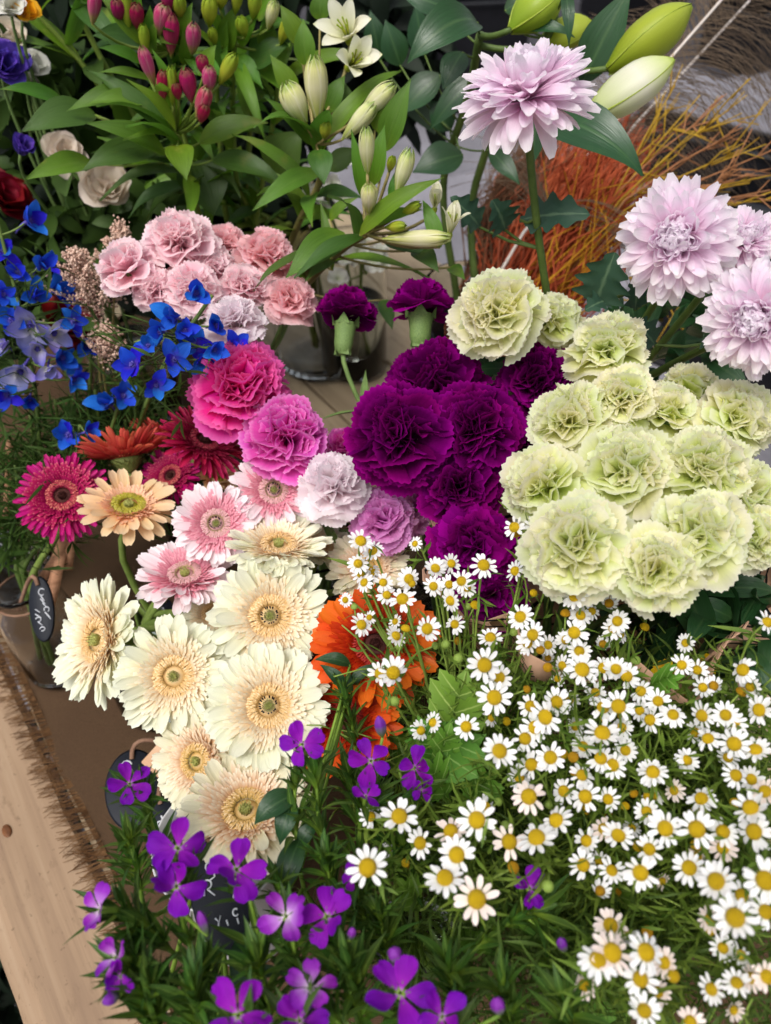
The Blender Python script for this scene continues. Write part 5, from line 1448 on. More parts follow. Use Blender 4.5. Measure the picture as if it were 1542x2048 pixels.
rose(15, 390, 100, 1.05, (.3, .5), 'red_petal', 'lisi', 'dark crimson bloom at the left edge above the delphinium', 'rose', 'rose')
rose(140, 645, 110, .98, (.2, .2), 'red_petal', 'delph2', 'dark crimson bloom behind the astilbe plume', 'rose', 'rose')
# white stock behind
for k, (poly, pts, lb) in enumerate((
    ([(640, 330, 1.18), (660, 420, 1.2)], [(640, 340, 50), (665, 372, 46), (625, 390, 46), (690, 330, 40), (655, 420, 46), (680, 400, 40), (610, 350, 40)], 'blurred white stock spike behind the cream alstroemeria buds'),
    ([(715, 480, 1.15), (730, 540, 1.18)], [(715, 505, 56), (745, 520, 52), (690, 520, 40), (770, 530, 46), (730, 480, 40), (675, 558, 46), (760, 505, 40)], 'blurred white stock blossoms below the leaning alstroemeria'))):
    s = Stalk('stock', lb, 'stock', poly, 'stock', 'alstro_stem', .002, .003)
    for (px, py, di) in pts:
        P = at(px, py, 1.15)
        n = face(P, (random.uniform(-.5, .5), random.uniform(0, .7)))
        R = pxs(di, 1.15) / 2
        F = frame(P, n, U(0, 6)) @ Matrix.Scale(R, 4)
        fl_ = link('flower', MB().lathe([(.05, -.5), (.12, -.3), (.16, 0), (.05, .06)], 8).mesh('flower'), 'alstro_green', s.root, F)
        for q in range(5):
            link('petal', random.choice(ROSEP), 'stock_white', fl_, F @ RZ(q * 1.257 + U(-.2, .2)) @ RX(R_(U(15, 45))))
        s.connect(P - n * R * .4, 'pedicel', .001)

# ------------------------------------------------------------------ feverfew daisies
# (x, y, diameter) in half pixels from (771,1000); flags: s side on, o old drooping
D6 = """517 110 104;597 108 92;660 268 108;392 262 118;262 255 84 s;200 272 92;93 315 98;192 345 86;255 338 82;305 325 96;325 352 82;262 402 96;68 398 118;5 380 84;168 515 112;277 497 84;30 690 134;
540 468 112;590 540 112;570 572 104;420 552 106;118 175 62 s;520 285 92 s;760 385 122;800 392 82;780 462 92;825 445 74;895 412 84 o;928 485 96;910 516 84;755 530 116;720 560 84;775 605 96;650 580 84;870 575 72 o;940 540 64 s;650 632 62 o;
395 660 142;455 710 112;435 790 142;708 662 84;688 715 64;785 680 138;872 672 102;922 675 98;965 705 104;1022 765 94;1090 805 94;840 770 82;685 808 118;580 825 104;640 868 142;735 800 84;870 830 112;932 825 132;1017 842 84;1060 880 102 s;1150 860 98;1268 862 106;1360 860 98;1395 890 92;1185 660 86;1247 680 82;1270 750 82;1312 742 82 o;1430 680 112 s;1525 490 92 s;1200 572 74 s;1495 840 112 s;1460 748 82 s;
323 907 106;455 1005 138;867 935 142;945 912 92;598 910 122;558 955 112;760 905 82;790 985 92;955 1000 82;660 1030 122;860 1035 112;910 1060 112;585 1060 118;1060 1090 102;1205 1040 84;1395 975 122;1290 955 102;1240 930 84;1480 1000 112;1370 1030 84;140 922 84 s;190 890 84 s;275 820 74 s;420 872 74 s;40 545 94 s;40 487 64 s;-50 205 92 ;-55 280 70;-110 255 90;-100 165 110;-100 298 74;-85 330 84;-160 400 62 s;-98 500 100;-64 470 60 s;-22 694 104;-50 300 60;-10 330 80"""
D8 = """655 160 102;535 240 92;713 293 102;800 315 122;785 230 102;890 325 92;573 315 142;685 412 132;605 482 152;495 495 136;365 408 152;400 355 92;262 455 132;285 548 142;55 395 146;140 500 116;238 643 150;365 725 162;805 492 102;875 445 102;932 468 122;985 440 72;790 588 112;855 575 74;905 610 96;1020 618 132;1055 525 102;1120 442 132;1245 445 142;1070 218 116;1045 375 92;1070 315 82;1155 290 82 s;1205 170 92;1265 325 112;1465 245 92;1520 295 104;1400 230 102 s;1462 362 132;1475 455 132;1350 455 112;1350 520 102;1215 600 122;1245 555 82;1325 655 142;1425 710 104;1520 650 152;1520 775 112;1400 800 152;1300 805 94 s;860 690 84 o;1110 655 64 s;900 830 122;905 940 152;850 970 142;1040 938 142;970 870 84;1020 1045 122;1115 978 102;1090 1098 84;1035 1170 112;795 1070 92;1350 920 84;1420 950 84 s;1405 1060 94;1305 1085 94;1525 1035 104;1465 1040 84 s;1220 1215 92;1395 1170 70 s;960 130 92;790 115 92;-60 395 90;-72 598 160;10 530 60 s;-60 300 60"""
HEADS = []
for src, oy in ((D6, 1000), (D8, 1436)):
    for e in src.replace('\n', '').split(';'):
        q = e.split()
        HEADS.append((771 + float(q[0]) / 2, oy + float(q[1]) / 2, float(q[2]) / 2, q[3] if len(q) > 3 else ''))
# sprays: nearest seed wins
SEEDS = [
 (1045, 1060, 'daisy', 'pair of small daisies in front of the violet carnation and cream green one'),
 (965, 1135, 'daisy', 'open daisy with two smaller ones against the violet carnation'),
 (1090, 1130, 'daisy', 'daisy spray in front of the big cream green carnation'),
 (870, 1160, 'daisy', 'cluster of small daisies above the bright orange gerbera'),
 (805, 1195, 'daisy', 'daisies overlapping the right side of the orange gerbera top'),
 (715, 1160, 'daisy', 'daisy cluster in front of the ivory gerbera with dense centre'),
 (722, 1255, 'daisy', 'large daisy with two half open ones across the orange gerbera'),
 (860, 1255, 'daisy', 'daisies on the right rim of the orange gerbera'),
 (780, 1345, 'daisy', 'pair of large daisies below the orange gerbera centre'),
 (1045, 1265, 'daisy', 'daisy cluster left of the peach wrapping paper'),
 (1155, 1215, 'daisy', 'daisy cluster just below the big cream green carnation'),
 (1230, 1250, 'daisy3', 'daisies below the lowest pale green carnation'),
 (1150, 1300, 'daisy', 'dense daisies in front of the peach wrapping paper'),
 (975, 1350, 'daisy', 'three large daisies stepping down above the lobed leaves'),
 (1165, 1340, 'daisy2', 'large daisy with a smaller one below right, below the wrapping paper'),
 (1240, 1350, 'daisy3', 'row of daisies left of the yellow button flowers'),
 (1110, 1410, 'daisy2', 'daisies right of the three stepping down'),
 (1230, 1420, 'daisy2', 'daisies around a large one in the middle of the daisy mass'),
 (1370, 1350, 'daisy3', 'small daisies among the yellow button flowers'),
 (1500, 1350, 'daisy3', 'side facing daisies at the right edge'),
 (1390, 1430, 'daisy3', 'daisies on long stems below the yellow buttons'),
 (1480, 1490, 'daisy3', 'daisies at the right edge below the side facing ones'),
 (930, 1450, 'daisy', 'small daisies among the bright lobed leaves'),
 (1000, 1500, 'daisy', 'two large daisies right of the bright lobed leaves'),
 (1080, 1530, 'daisy2', 'packed daisies left of the centre of the mass'),
 (1205, 1480, 'daisy2', 'packed daisies at the centre of the mass'),
 (1170, 1590, 'daisy2', 'daisies just under the packed centre'),
 (1310, 1560, 'daisy2', 'isolated daisies right of the packed centre'),
 (800, 1630, 'daisy', 'large daisy beside the violet sweet william pair, with two small heads'),
 (910, 1680, 'daisy', 'five overlapping daisies at the left of the bunch'),
 (940, 1790, 'daisy', 'two large daisies hanging lowest on the left'),
 (735, 1735, 'daisy', 'large daisy above the leafy sweet william centre'),
 (1060, 1670, 'daisy2', 'trio of large daisies in a row'),
 (1190, 1690, 'daisy2', 'daisies with one old drooping head'),
 (1280, 1710, 'daisy2', 'big open daisy with two smaller ones, right of the drooping head'),
 (1340, 1655, 'daisy2', 'two big round daisies side by side with smaller ones above'),
 (1390, 1740, 'daisy3', 'daisies below the two big round ones'),
 (1500, 1640, 'daisy3', 'four daisies near the right edge, two of them large'),
 (1440, 1790, 'daisy2', 'large daisies in a column near the right edge'),
 (1530, 1790, 'daisy3', 'large daisies cut by the right edge'),
 (1220, 1900, 'daisy2', 'big daisies lowest in the bunch with overlapping petals'),
 (1300, 1960, 'daisy2', 'daisies hanging at the bottom right'),
 (1470, 1960, 'daisy3', 'faded blurred daisies in the bottom right corner'),
]
groups = {i: [] for i in range(len(SEEDS))}
for h in HEADS:
    i = min(range(len(SEEDS)), key=lambda k: (SEEDS[k][0] - h[0]) ** 2 + (SEEDS[k][1] - h[1]) ** 2)
    groups[i].append(h)
def daisy_depth(px, py, s):
    return 0.515 - 0.075 * (py - 1050) / 1000 + max(-0.02, (62 - s) / 62 * 0.10)
ALLST = []
for i, (sx, sy, vk, lb) in enumerate(SEEDS):
    hs_ = groups[i]
    if not hs_: continue
    rng = random.Random(100 + i)
    root = thing('feverfew', lb, 'daisy', vroot(vk), 'sprays of white daisies')
    data = []
    for (px, py, s_, fl_) in hs_:
        d = daisy_depth(px, py, s_) + rng.uniform(-.006, .006)
        P = at(px, py, d)
        if fl_ == 's': f = (rng.choice((-1, 1)) * rng.uniform(.6, .85), rng.uniform(-.1, .5))
        elif fl_ == 'o': f = (rng.uniform(-.3, .3), -0.35)
        else: f = (rng.gauss(0, .3), rng.gauss(.15, .28))
        if abs(f[0]) > .7 or abs(f[1]) > .7: f = (f[0] * .6, f[1] * .6)
        n = face(P, f)
        data.append((P, n, pxs(s_, d) / 2 * 1.03, s_, fl_, py, px))
    cen = sum((q[0] for q in data), Vector()) / len(data)
    vp = VASES[vk][0]
    mouth = Vector((vp.x, vp.y, 0.18))
    node = cen.lerp(mouth, 0.42)
    node.z = min(node.z, cen.z - 0.05)
    st = stem_path(node, (node - mouth).normalized() * 0.3 + Vector((0, 0, .7)), vk, rng, pull=.05)
    b = MB().tube(st, .0014, .0022, 6)
    peds = []
    for (P, n, R, s_, fl_, py, px) in data:
        ln = (P - node).length
        q = st[0].lerp(st[3], rng.random())
        path = bez(P - n * R * .15, P - n * min(.03, ln * .4), q + (P - q) * .25 + Vector((0, 0, .008)), q, 8)
        b.tube(path, .0007, .0011, 5)
        peds.append(path)
    budp = []
    for k in range(2):
        bp_ = rng.choice(peds)[rng.randrange(2, 6)]
        e_ = bp_ + Vector((rng.gauss(0, .5), rng.gauss(0, .5), 1)).normalized() * rng.uniform(.014, .03)
        b.tube([bp_, bp_.lerp(e_, .5), e_], .0007, .0006, 4)
        budp.append((e_, (e_ - bp_).normalized()))
    link('stem', b.mesh('stem'), 'daisy_stem', root)
    for e_, n_ in budp:
        link('bud', DISC[1], rng.choice(('daisy_stem', 'daisy_disc_old', 'daisy_disc')), root, frame(e_, n_, 0, rng.uniform(.006, .0085)))
    for (P, n, R, s_, fl_, py, px) in data:
        pink = py > 1560 and rng.random() < .3
        daisy_head(root, P, n, R, rng, s_ >= 50, fl_ == 'o', pink)
    b = MB()
    for k in range(30 if (sx < 900 and sy < 1360) or sy < 1310 else 130):
        path = rng.choice(peds + [st[:9], st[:9]])
        p = path[rng.randrange(1, len(path))]
        dv = Vector((rng.gauss(0, 1), rng.gauss(0, 1), rng.uniform(-.5, .9))).normalized()
        L = rng.uniform(.012, .034)
        b.add(*blade(L, rng.uniform(.0016, .004), 2, 3, P_point, (.3, -.5), .1, rng=rng), mat=frame(p, dv.orthogonal().normalized(), rng.uniform(0, 6)))
        if rng.random() < .55:
            for q in range(3):
                p2 = p + dv * L * rng.uniform(.2, .8)
                b.add(*blade(L * .5, .0022, 2, 2, P_point, (.2, -.3), .1, rng=rng), mat=frame(p2, Vector((rng.gauss(0, 1), rng.gauss(0, 1), rng.gauss(0, 1))).normalized(), rng.uniform(0, 6)))
    stuff(link('foliage', b.mesh('foliage'), 'thread_leaf', root))
    for k in range(4):
        p = st[rng.randrange(1, 9)]
        dv = Vector((rng.gauss(0, 1), rng.gauss(0, 1), rng.uniform(.3, 1.2))).normalized()
        link('leaf', rng.choice(LOBED), 'feverfew_leaf', root, frame(p, dv, rng.uniform(0, 6)) @ RX(R_(rng.uniform(-10, 40))) @ Matrix.Scale(rng.uniform(.035, .06), 4))
    ALLST.append((root, st, i))
# bright lobed leaves standing free on the left of the bunch
for (bx, by, tx, ty, ri, sz) in ((895, 1500, 930, 1345, 22, 1.0), (880, 1530, 840, 1440, 22, .9), (870, 1545, 900, 1450, 22, .95), (840, 1560, 960, 1470, 22, 1.0), (900, 1610, 850, 1520, 22, 1.0), (930, 1620, 990, 1540, 23, .9),
                                 (1240, 1820, 1250, 1760, 33, .8), (1080, 1830, 1110, 1760, 33, .8), (840, 1820, 800, 1760, 30, .9), (1290, 1380, 1360, 1350, 18, .8), (900, 1860, 960, 1900, 30, .9), (700, 1680, 660, 1720, 30, .8), (760, 1680, 720, 1640, 30, .8)):
    rt = [r for r, s_, i in ALLST if i == ri]
    if not rt: rt = [ALLST[0][0]]
    d = .53
    b_, t_ = at(bx, by, d + .015), at(tx, ty, d - .01)
    D = (t_ - b_)
    n = face(b_, (U(-.3, .3), .35))
    y = D.normalized()
    z = (n - y * n.dot(y)).normalized()
    x = y.cross(z)
    mm = Matrix(((x.x, y.x, z.x, b_.x), (x.y, y.y, z.y, b_.y), (x.z, y.z, z.z, b_.z), (0, 0, 0, 1)))
    link('leaf', random.choice(LOBED), 'feverfew_leaf', rt[0], mm @ Matrix.Diagonal((D.length * 1.05 * sz, D.length * 1.05, D.length, 1)))
    stp = [s_ for r, s_, i in ALLST if r == rt[0]][0]
    q = min(stp, key=lambda p: (p - b_).length)
    link('petiole', MB().tube(bez(b_, b_ - D * .2, q.lerp(b_, .3), q, 6), .0009, .0012, 5).mesh('petiole'), 'daisy_stem', rt[0])
# deep foliage filling the daisy bunch
def leaf_cloud(name, label, blobs, mat, rng, cat='foliage', narrow=False):
    b = MB()
    for (c, rad, cnt, size) in blobs:
        for k in range(cnt):
            while True:
                p = Vector((rng.uniform(-1, 1), rng.uniform(-1, 1), rng.uniform(-1, 1)))
                if p.length < 1: break
            p = c + Vector((p.x * rad[0], p.y * rad[1], p.z * rad[2]))
            dv = Vector((rng.gauss(0, 1), rng.gauss(0, 1), rng.gauss(.5, .6))).normalized()
            L = size * rng.uniform(.6, 1.3)
            b.add(*blade(L, L * (rng.uniform(.05, .12) if narrow else rng.uniform(.32, .5)), 2, 5, P_point if narrow else P_ovate, (.3, -.5), .12, rng=rng), mat=frame(p, dv, rng.uniform(0, 6)) @ RX(rng.uniform(-.2, .7)))
    o = stuff(link(name, b.mesh(name), mat))
    tag(o, label, cat)
    return o
rc = random.Random(77)
def blob(px, py, d, r, cnt, size):
    return (at(px, py, d), r if isinstance(r, tuple) else (r, r, r), cnt, size)
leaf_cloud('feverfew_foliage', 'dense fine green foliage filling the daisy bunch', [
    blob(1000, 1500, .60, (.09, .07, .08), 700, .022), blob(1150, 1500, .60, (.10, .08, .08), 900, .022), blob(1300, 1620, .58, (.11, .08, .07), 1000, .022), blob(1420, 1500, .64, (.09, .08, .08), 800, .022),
    blob(1150, 1760, .56, (.10, .06, .07), 900, .021), blob(980, 1720, .57, (.09, .06, .07), 800, .021), blob(1400, 1850, .55, (.11, .07, .06), 900, .021), blob(1200, 1980, .54, (.12, .05, .06), 900, .021), blob(880, 1880, .56, (.10, .06, .06), 800, .021), blob(1480, 1700, .58, (.08, .08, .08), 500, .021)], 'shade_leaf', rc, narrow=True)
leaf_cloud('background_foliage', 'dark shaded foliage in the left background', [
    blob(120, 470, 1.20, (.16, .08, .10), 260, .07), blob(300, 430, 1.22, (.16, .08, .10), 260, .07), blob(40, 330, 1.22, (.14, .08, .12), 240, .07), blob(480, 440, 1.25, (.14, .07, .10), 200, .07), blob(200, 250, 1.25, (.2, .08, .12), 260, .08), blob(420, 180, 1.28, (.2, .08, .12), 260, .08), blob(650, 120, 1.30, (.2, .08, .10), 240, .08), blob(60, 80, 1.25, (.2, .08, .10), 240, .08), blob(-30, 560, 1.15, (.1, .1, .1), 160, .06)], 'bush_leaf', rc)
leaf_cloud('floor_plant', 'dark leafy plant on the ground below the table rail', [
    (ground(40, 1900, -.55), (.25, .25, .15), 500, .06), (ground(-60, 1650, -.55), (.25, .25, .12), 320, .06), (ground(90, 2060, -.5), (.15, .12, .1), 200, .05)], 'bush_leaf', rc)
leaf_cloud('lisianthus_foliage', 'soft green leaves around the white lisianthus', [blob(215, 440, 1.06, (.10, .05, .07), 90, .05), blob(80, 210, 1.10, (.1, .05, .1), 90, .05), blob(60, 620, 1.0, (.08, .06, .08), 60, .04)], 'delphinium_leaf', rc)

for k_, vk in enumerate(('daisy', 'daisy2', 'daisy3')):
    b = MB()
    vp = VASES[vk][0]
    for k in range(70):
        a, e = rc.uniform(0, 6.28), rc.uniform(.02, .13)
        top = Vector((vp.x + e * math.cos(a), vp.y + e * math.sin(a), rc.uniform(.22, .33)))
        m0 = Vector((vp.x + .022 * math.cos(a), vp.y + .022 * math.sin(a), .18))
        pts = bez(top, top - Vector((math.cos(a), math.sin(a), .8)) * .03, m0 + Vector((0, 0, .05)), m0, 8) + [Vector((vp.x, vp.y, .025))]
        b.tube(pts, .0007, .0012, 5)
        for q in range(3):
            i_ = rc.randrange(0, 5)
            e_ = pts[i_] + Vector((rc.gauss(0, 1), rc.gauss(0, 1), rc.uniform(.3, 1.2))).normalized() * rc.uniform(.02, .05)
            b.tube([pts[i_], pts[i_].lerp(e_, .5) + Vector((0, 0, .003)), e_], .0007, .0005, 4)
    o = stuff(link('feverfew_stem', b.mesh('feverfew_stem'), 'daisy_stem'))
    tag(o, ['thin branching daisy stems beside the orange gerberas', 'thin branching daisy stems at the lower right', 'thin branching daisy stems at the right edge'][k_], 'stems')
# yellow button flowers at the right
for k, (px, py, di, lb) in enumerate(((1330, 1345, 50, 'yellow button flower left of its pair, behind daisies'), (1415, 1330, 46, 'yellow button flower right of its pair, behind daisies'), (1310, 1372, 40, 'lower yellow button flower behind daisies'))):
    P = at(px, py, .62)
    n = face(P, (U(-.3, .3), .4))
    R = pxs(di, .62) / 2
    root = thing('button_flower', lb, 'flower', vroot('daisy3'), None)
    F = frame(P, n, U(0, 6)) @ Matrix.Scale(R, 4)
    link('disc', DISC[0], 'daisy_disc', root, F)
    for q in range(12):
        link('petal', random.choice(DAISYP), 'yellow_petal', root, F @ RZ(q * .5236) @ T(0, .3, 0) @ RX(R_(U(-5, 20))) @ Matrix.Diagonal((1.1, .75, .75, 1)))
    link('stem', MB().tube(stem_path(P - n * R * .2, n, 'daisy3', random.Random(k)), .001, .0016, 5).mesh('stem'), 'daisy_stem', root)

# ------------------------------------------------------------------ sweet william (violet)
def tuft(root, p, axis, L, cnt, rng, spread=(35, 75)):
    F = frame(p, axis, rng.uniform(0, 6))
    for k in range(cnt):
        az = k * 2.39996 + rng.uniform(-.3, .3)
        e = rng.uniform(*spread)
        s_ = L * rng.uniform(.7, 1.15)
        link('leaf', rng.choice(LEAF_N), 'dianthus_leaf', root, F @ RZ(az) @ T(0, .001, rng.uniform(-.006, .006)) @ RX(R_(e)) @ Matrix.Diagonal((s_ * rng.uniform(.9, 1.4), s_, s_, 1)))
DCAL = MB().lathe([(.02, -1.15), (.10, -1.1), (.14, -.8), (.13, -.3), (.17, 0.0), (.05, .02)], 12)
for k in range(5):
    DCAL.add(*blade(.35, .10, 2, 3, lambda v: max(.05, 1 - v), (1.2, .9), .1), mat=RZ(k * 1.257) @ T(0, .13, -.15))
DCAL = DCAL.mesh('flower')
DBUD = bud_mesh(5, .08, .2).mesh('bud')
def sweet_william(label, flowers, vkey, poly, tufts, buds=(), L=.030):
    s = Stalk('sweet_william', label, 'sweet william', poly, vkey, 'dianthus_stem', .0011, .0018)
    rng = s.rng
    for (px, py, dia, f, light) in flowers:
        d = poly[0][2] - .015
        P = at(px, py, d)
        n = face(P, f)
        R = pxs(dia, d) / 2 * .92
        F = frame(P - n * R * .12, n, rng.uniform(0, 6)) @ Matrix.Scale(R, 4)
        fl_ = link('flower', DCAL, 'dianthus_stem', s.root, F)
        for k in range(5):
            link('petal', rng.choice(DIANP), 'dianthus_light' if light else 'dianthus', fl_, F @ RZ(k * 1.2566 + rng.uniform(-.22, .22)) @ T(0, .05, .012 * (k % 2)) @ RX(R_(rng.uniform(-14, 26))) @ RY(R_(rng.uniform(-24, 24))) @ Matrix.Scale(rng.uniform(.9, 1.08), 4))
        s.connect(P - n * R * 1.15, 'pedicel', .0009)
        tuft(s.root, P - n * R * 1.7, n, L * .7, 5, rng, (20, 60))
    for (bx, by, tx, ty, w) in buds:
        d = poly[0][2] - .01
        link('bud', DBUD, 'dianthus_bud', s.root, axis_frame(at(bx, by, d), at(tx, ty, d - .005), pxs(w, d) * .6, rng.uniform(0, 6)))
        s.connect(at(bx, by, d), 'pedicel', .0009)
    for (i, cnt) in tufts:
        i = min(i, len(s.path) - 6)
        tuft(s.root, s.path[i], (s.path[max(0, i - 1)] - s.path[i + 1]).normalized(), L * rng.uniform(.6, 1.0), cnt, rng, (15, 70))
    return s
SW = sweet_william
SW('violet sweet william flower over the round slate tag', [(260, 1565, 84, (.1, .45), 0)], 'dian', [(285, 1590, .52), (300, 1640, .535), (330, 1720, .56)], [(0, 14), (2, 12), (5, 12), (8, 12), (11, 8)])
SW('violet sweet william flower beside the lower black ringed gerbera', [(605, 1487, 92, (.05, .3), 0)], 'dian2', [(632, 1560, .49), (640, 1650, .50), (660, 1740, .52)], [(0, 16), (3, 12), (6, 12), (9, 8)])
SW('violet sweet william pair below the orange gerberas', [(742, 1520, 100, (.0, .35), 0), (732, 1590, 64, (.1, .5), 0)], 'dian2', [(735, 1610, .50), (720, 1660, .51), (720, 1740, .53)], [(0, 14), (2, 12), (5, 12), (8, 10)], [(765, 1475, 757, 1432, 36)])
SW('sweet william with two side facing petals near the lobed leaves', [(833, 1535, 86, (.75, .1), 0), (845, 1580, 50, (.6, -.3), 0)], 'dian2', [(820, 1610, .51), (800, 1690, .52), (790, 1780, .53)], [(0, 10), (3, 10), (7, 10)])
SW('two stacked violet sweet william blooms below the lowest gerbera', [(356, 1695, 116, (.0, .3), 0), (352, 1772, 112, (-.1, .1), 0)], 'dian', [(370, 1775, .475), (365, 1840, .485), (390, 1910, .50)], [(0, 8), (3, 8), (8, 10)], [(415, 1870, 398, 1822, 28)])
SW('violet sweet william bloom over the long slate tag', [(474, 1738, 118, (.15, .15), 0)], 'dian', [(500, 1800, .475), (515, 1860, .485), (520, 1920, .50)], [(0, 8), (8, 8)])
SW('sideways sweet william with white patch against the wooden rail', [(196, 1820, 88, (-.72, .1), 1)], 'dian', [(238, 1822, .485), (290, 1850, .49), (340, 1900, .50)], [(1, 12), (3, 14), (6, 12), (9, 10)])
SW('pale streaked sweet william hanging over the rail', [(228, 1915, 84, (-.6, .15), 1), (240, 1955, 62, (-.2, -.4), 0)], 'dian', [(265, 1940, .475), (310, 1960, .48), (360, 1990, .49)], [(1, 14), (3, 14), (6, 12), (9, 8)], [(240, 1990, 205, 2005, 30)])
SW('large round light violet sweet william bloom', [(572, 1832, 104, (-.05, .12), 1)], 'dian2', [(585, 1880, .465), (600, 1940, .475), (640, 1990, .49)], [(0, 12), (3, 12), (6, 10)])
SW('violet sweet william with three spread petals right of the round one', [(655, 1832, 112, (.1, .15), 0)], 'dian2', [(668, 1890, .465), (690, 1940, .475), (730, 1990, .49)], [(0, 12), (3, 12), (6, 10)], [(700, 1880, 706, 1855, 24)])
SW('crumpled violet sweet william among the daisies', [(1062, 1776, 80, (.5, .1), 0)], 'dian2', [(1050, 1830, .49), (1010, 1850, .50), (950, 1900, .51)], [(0, 12), (3, 12), (6, 12), (9, 10)], [(1130, 1905, 1120, 1875, 30)])
SW('violet sweet william with pale throat near the bottom edge', [(620, 1972, 92, (.0, .5), 1)], 'dian2', [(640, 2000, .455), (670, 2040, .46), (720, 2080, .47)], [(0, 12), (3, 12), (6, 10)])
SW('tall violet sweet william bloom at the bottom centre', [(800, 1985, 130, (-.1, .1), 0)], 'dian2', [(815, 2040, .45), (815, 2080, .46), (815, 2120, .47)], [(0, 12), (3, 12)], [(795, 1925, 785, 1895, 40)])
SW('large violet sweet william cut by the bottom edge, left of centre', [(476, 2030, 130, (-.05, .15), 0)], 'dian', [(490, 2080, .44), (490, 2110, .45), (490, 2150, .46)], [(0, 10), (3, 10)])
SW('violet sweet william between the two large bottom edge blooms', [(600, 2040, 100, (.1, .2), 0)], 'dian2', [(615, 2080, .45), (640, 2110, .46), (680, 2150, .47)], [(0, 10)])
SW('violet sweet william cut by the bottom edge below the tall bloom', [(885, 2032, 100, (.1, .25), 0)], 'dian2', [(900, 2080, .45), (890, 2120, .46), (880, 2150, .47)], [(0, 10), (3, 10)], [(1000, 2030, 992, 1995, 40)])
SW('small violet petal sweet william beside the blurred daisy', [(706, 1752, 56, (-.5, .2), 0)], 'dian2', [(720, 1800, .49), (730, 1840, .50), (750, 1880, .51)], [(0, 12), (3, 12), (6, 10)])
# flowerless leafy shoots
for k, (px, py, d, vk, lb) in enumerate((
    (262, 1690, .52, 'dian', 'bright leafy shoot below the round slate tag'), (400, 1940, .475, 'dian', 'leafy shoot in front of the enamel jug'), (300, 2000, .47, 'dian', 'leafy shoot beside the rail at the bottom'), (270, 1880, .49, 'dian', 'leafy shoot between the two side facing blooms'),
    (690, 1390, .56, 'dian2', 'dark leafy shoot over the orange gerberas'), (650, 1720, .50, 'dian2', 'leafy shoot in the middle of the sweet william'), (760, 1840, .49, 'dian2', 'leafy shoot left of the lowest hanging daisies'), (900, 1950, .48, 'dian2', 'leafy shoot right of the tall bottom bloom'),
    (1010, 1990, .48, 'dian2', 'leafy shoot below the crumpled violet bloom'), (700, 1950, .46, 'dian2', 'leafy shoot above the bottom edge blooms'), (390, 2000, .46, 'dian', 'leafy shoot left of the bottom edge bloom'), (520, 1940, .47, 'dian', 'leafy shoot under the large round bloom'), (1090, 1870, .50, 'dian2', 'leafy shoot among the lowest daisies'), (560, 1780, .49, 'dian2', 'leafy shoot between the violet blooms over the tag'), (810, 1700, .52, 'dian2', 'leafy shoot under the large daisy beside the violet pair'), (700, 1560, .53, 'dian2', 'leafy shoot between the two upper violet blooms'),
    (1130, 2020, .47, 'dian2', 'leafy shoot at the bottom edge below daisies'))):
    s = SW(lb, [], vk, [(px, py, d), (px + 12, py + 50, d + .012), (px + 20, py + 100, d + .025)], [(0, 18), (3, 14), (6, 14), (9, 12)], L=.027)
    s.root.name = 'sweet_william_shoot'
# glossy broad leaves by the lowest gerbera
gs = SW('sweet william stalk with broad glossy leaves over the lowest gerbera', [], 'dian2', [(590, 1560, .50), (590, 1640, .51), (600, 1740, .53)], [(2, 10), (6, 12)])
for q in ((590, 1590, 508, 1650, 50), (585, 1600, 560, 1690, 40), (600, 1680, 560, 1800, 46), (600, 1690, 640, 1640, 30), (520, 1860, 470, 1990, 56), (470, 1960, 590, 1955, 24), (700, 1330, 630, 1320, 28), (690, 1380, 640, 1330, 26), (700, 1370, 760, 1330, 24), (690, 1420, 700, 1340, 26)):
    gs.leaf(*q, 'lily_leaf', .51 if q[1] > 1450 else .57, None, (.6, -.9))

# ------------------------------------------------------------------ dried grasses and broom behind
bk = at(1010, 640, 1.08)
bucket = thing('black_bucket', 'black bucket holding the dried broom', 'bucket', (bk.x, bk.y, .004))
bpos = Vector((bk.x, bk.y, 0))
prof = [(.0005, 0), (.075, 0), (.08, .004), (.098, .20), (.102, .205), (.102, .212), (.095, .212), (.076, .008), (.0005, .008)]
link('body', MB().lathe(prof, 28).mesh('bucket_body'), 'black_plastic', bucket, T(bk.x, bk.y, .004))
def broom(label, mat, base_px, tip_px, db, dt, spread_b, spread_t, cnt, name='dried_broom', rb=.0011):
    rng = random.Random(int(base_px[0] + tip_px[0]))
    b = MB()
    B0 = Vector((bk.x, bk.y, .03))
    for k in range(cnt):
        t = at(tip_px[0] + rng.gauss(0, spread_t), tip_px[1] + rng.gauss(0, spread_t), dt + rng.gauss(0, .05))
        m = at(base_px[0] + rng.gauss(0, spread_b), base_px[1] + rng.gauss(0, spread_b), db + rng.gauss(0, .03))
        a = rng.uniform(0, 6.28)
        base = B0 + Vector((math.cos(a), math.sin(a), 0)) * rng.uniform(0, .06)
        mouth = Vector((bk.x, bk.y, .215)) + Vector((math.cos(a), math.sin(a), 0)) * rng.uniform(.01, .08)
        q = m.lerp(t, rng.uniform(.75, 1.0))
        b.tube([base, mouth, m, m.lerp(q, .5) + Vector((rng.gauss(0, .006), rng.gauss(0, .006), rng.gauss(0, .006))), q], rb * 1.3, rb * .5, 4, False)
    o = stuff(link(name, b.mesh(name), mat))
    tag(o, label, 'dried grass')
broom('orange dried broom bunch behind the chrysanthemums', 'broom_orange', (1090, 520), (1220, 330), 1.12, 1.18, 52, 52, 1500, rb=.0015)
broom('dusty pink dried broom beside the orange one', 'broom_pink', (1060, 480), (1260, 270), 1.14, 1.22, 45, 50, 320)
broom('golden yellow dried broom strands in the orange bunch', 'broom_yellow', (1130, 520), (1190, 380), 1.08, 1.12, 40, 60, 60, rb=.0010)
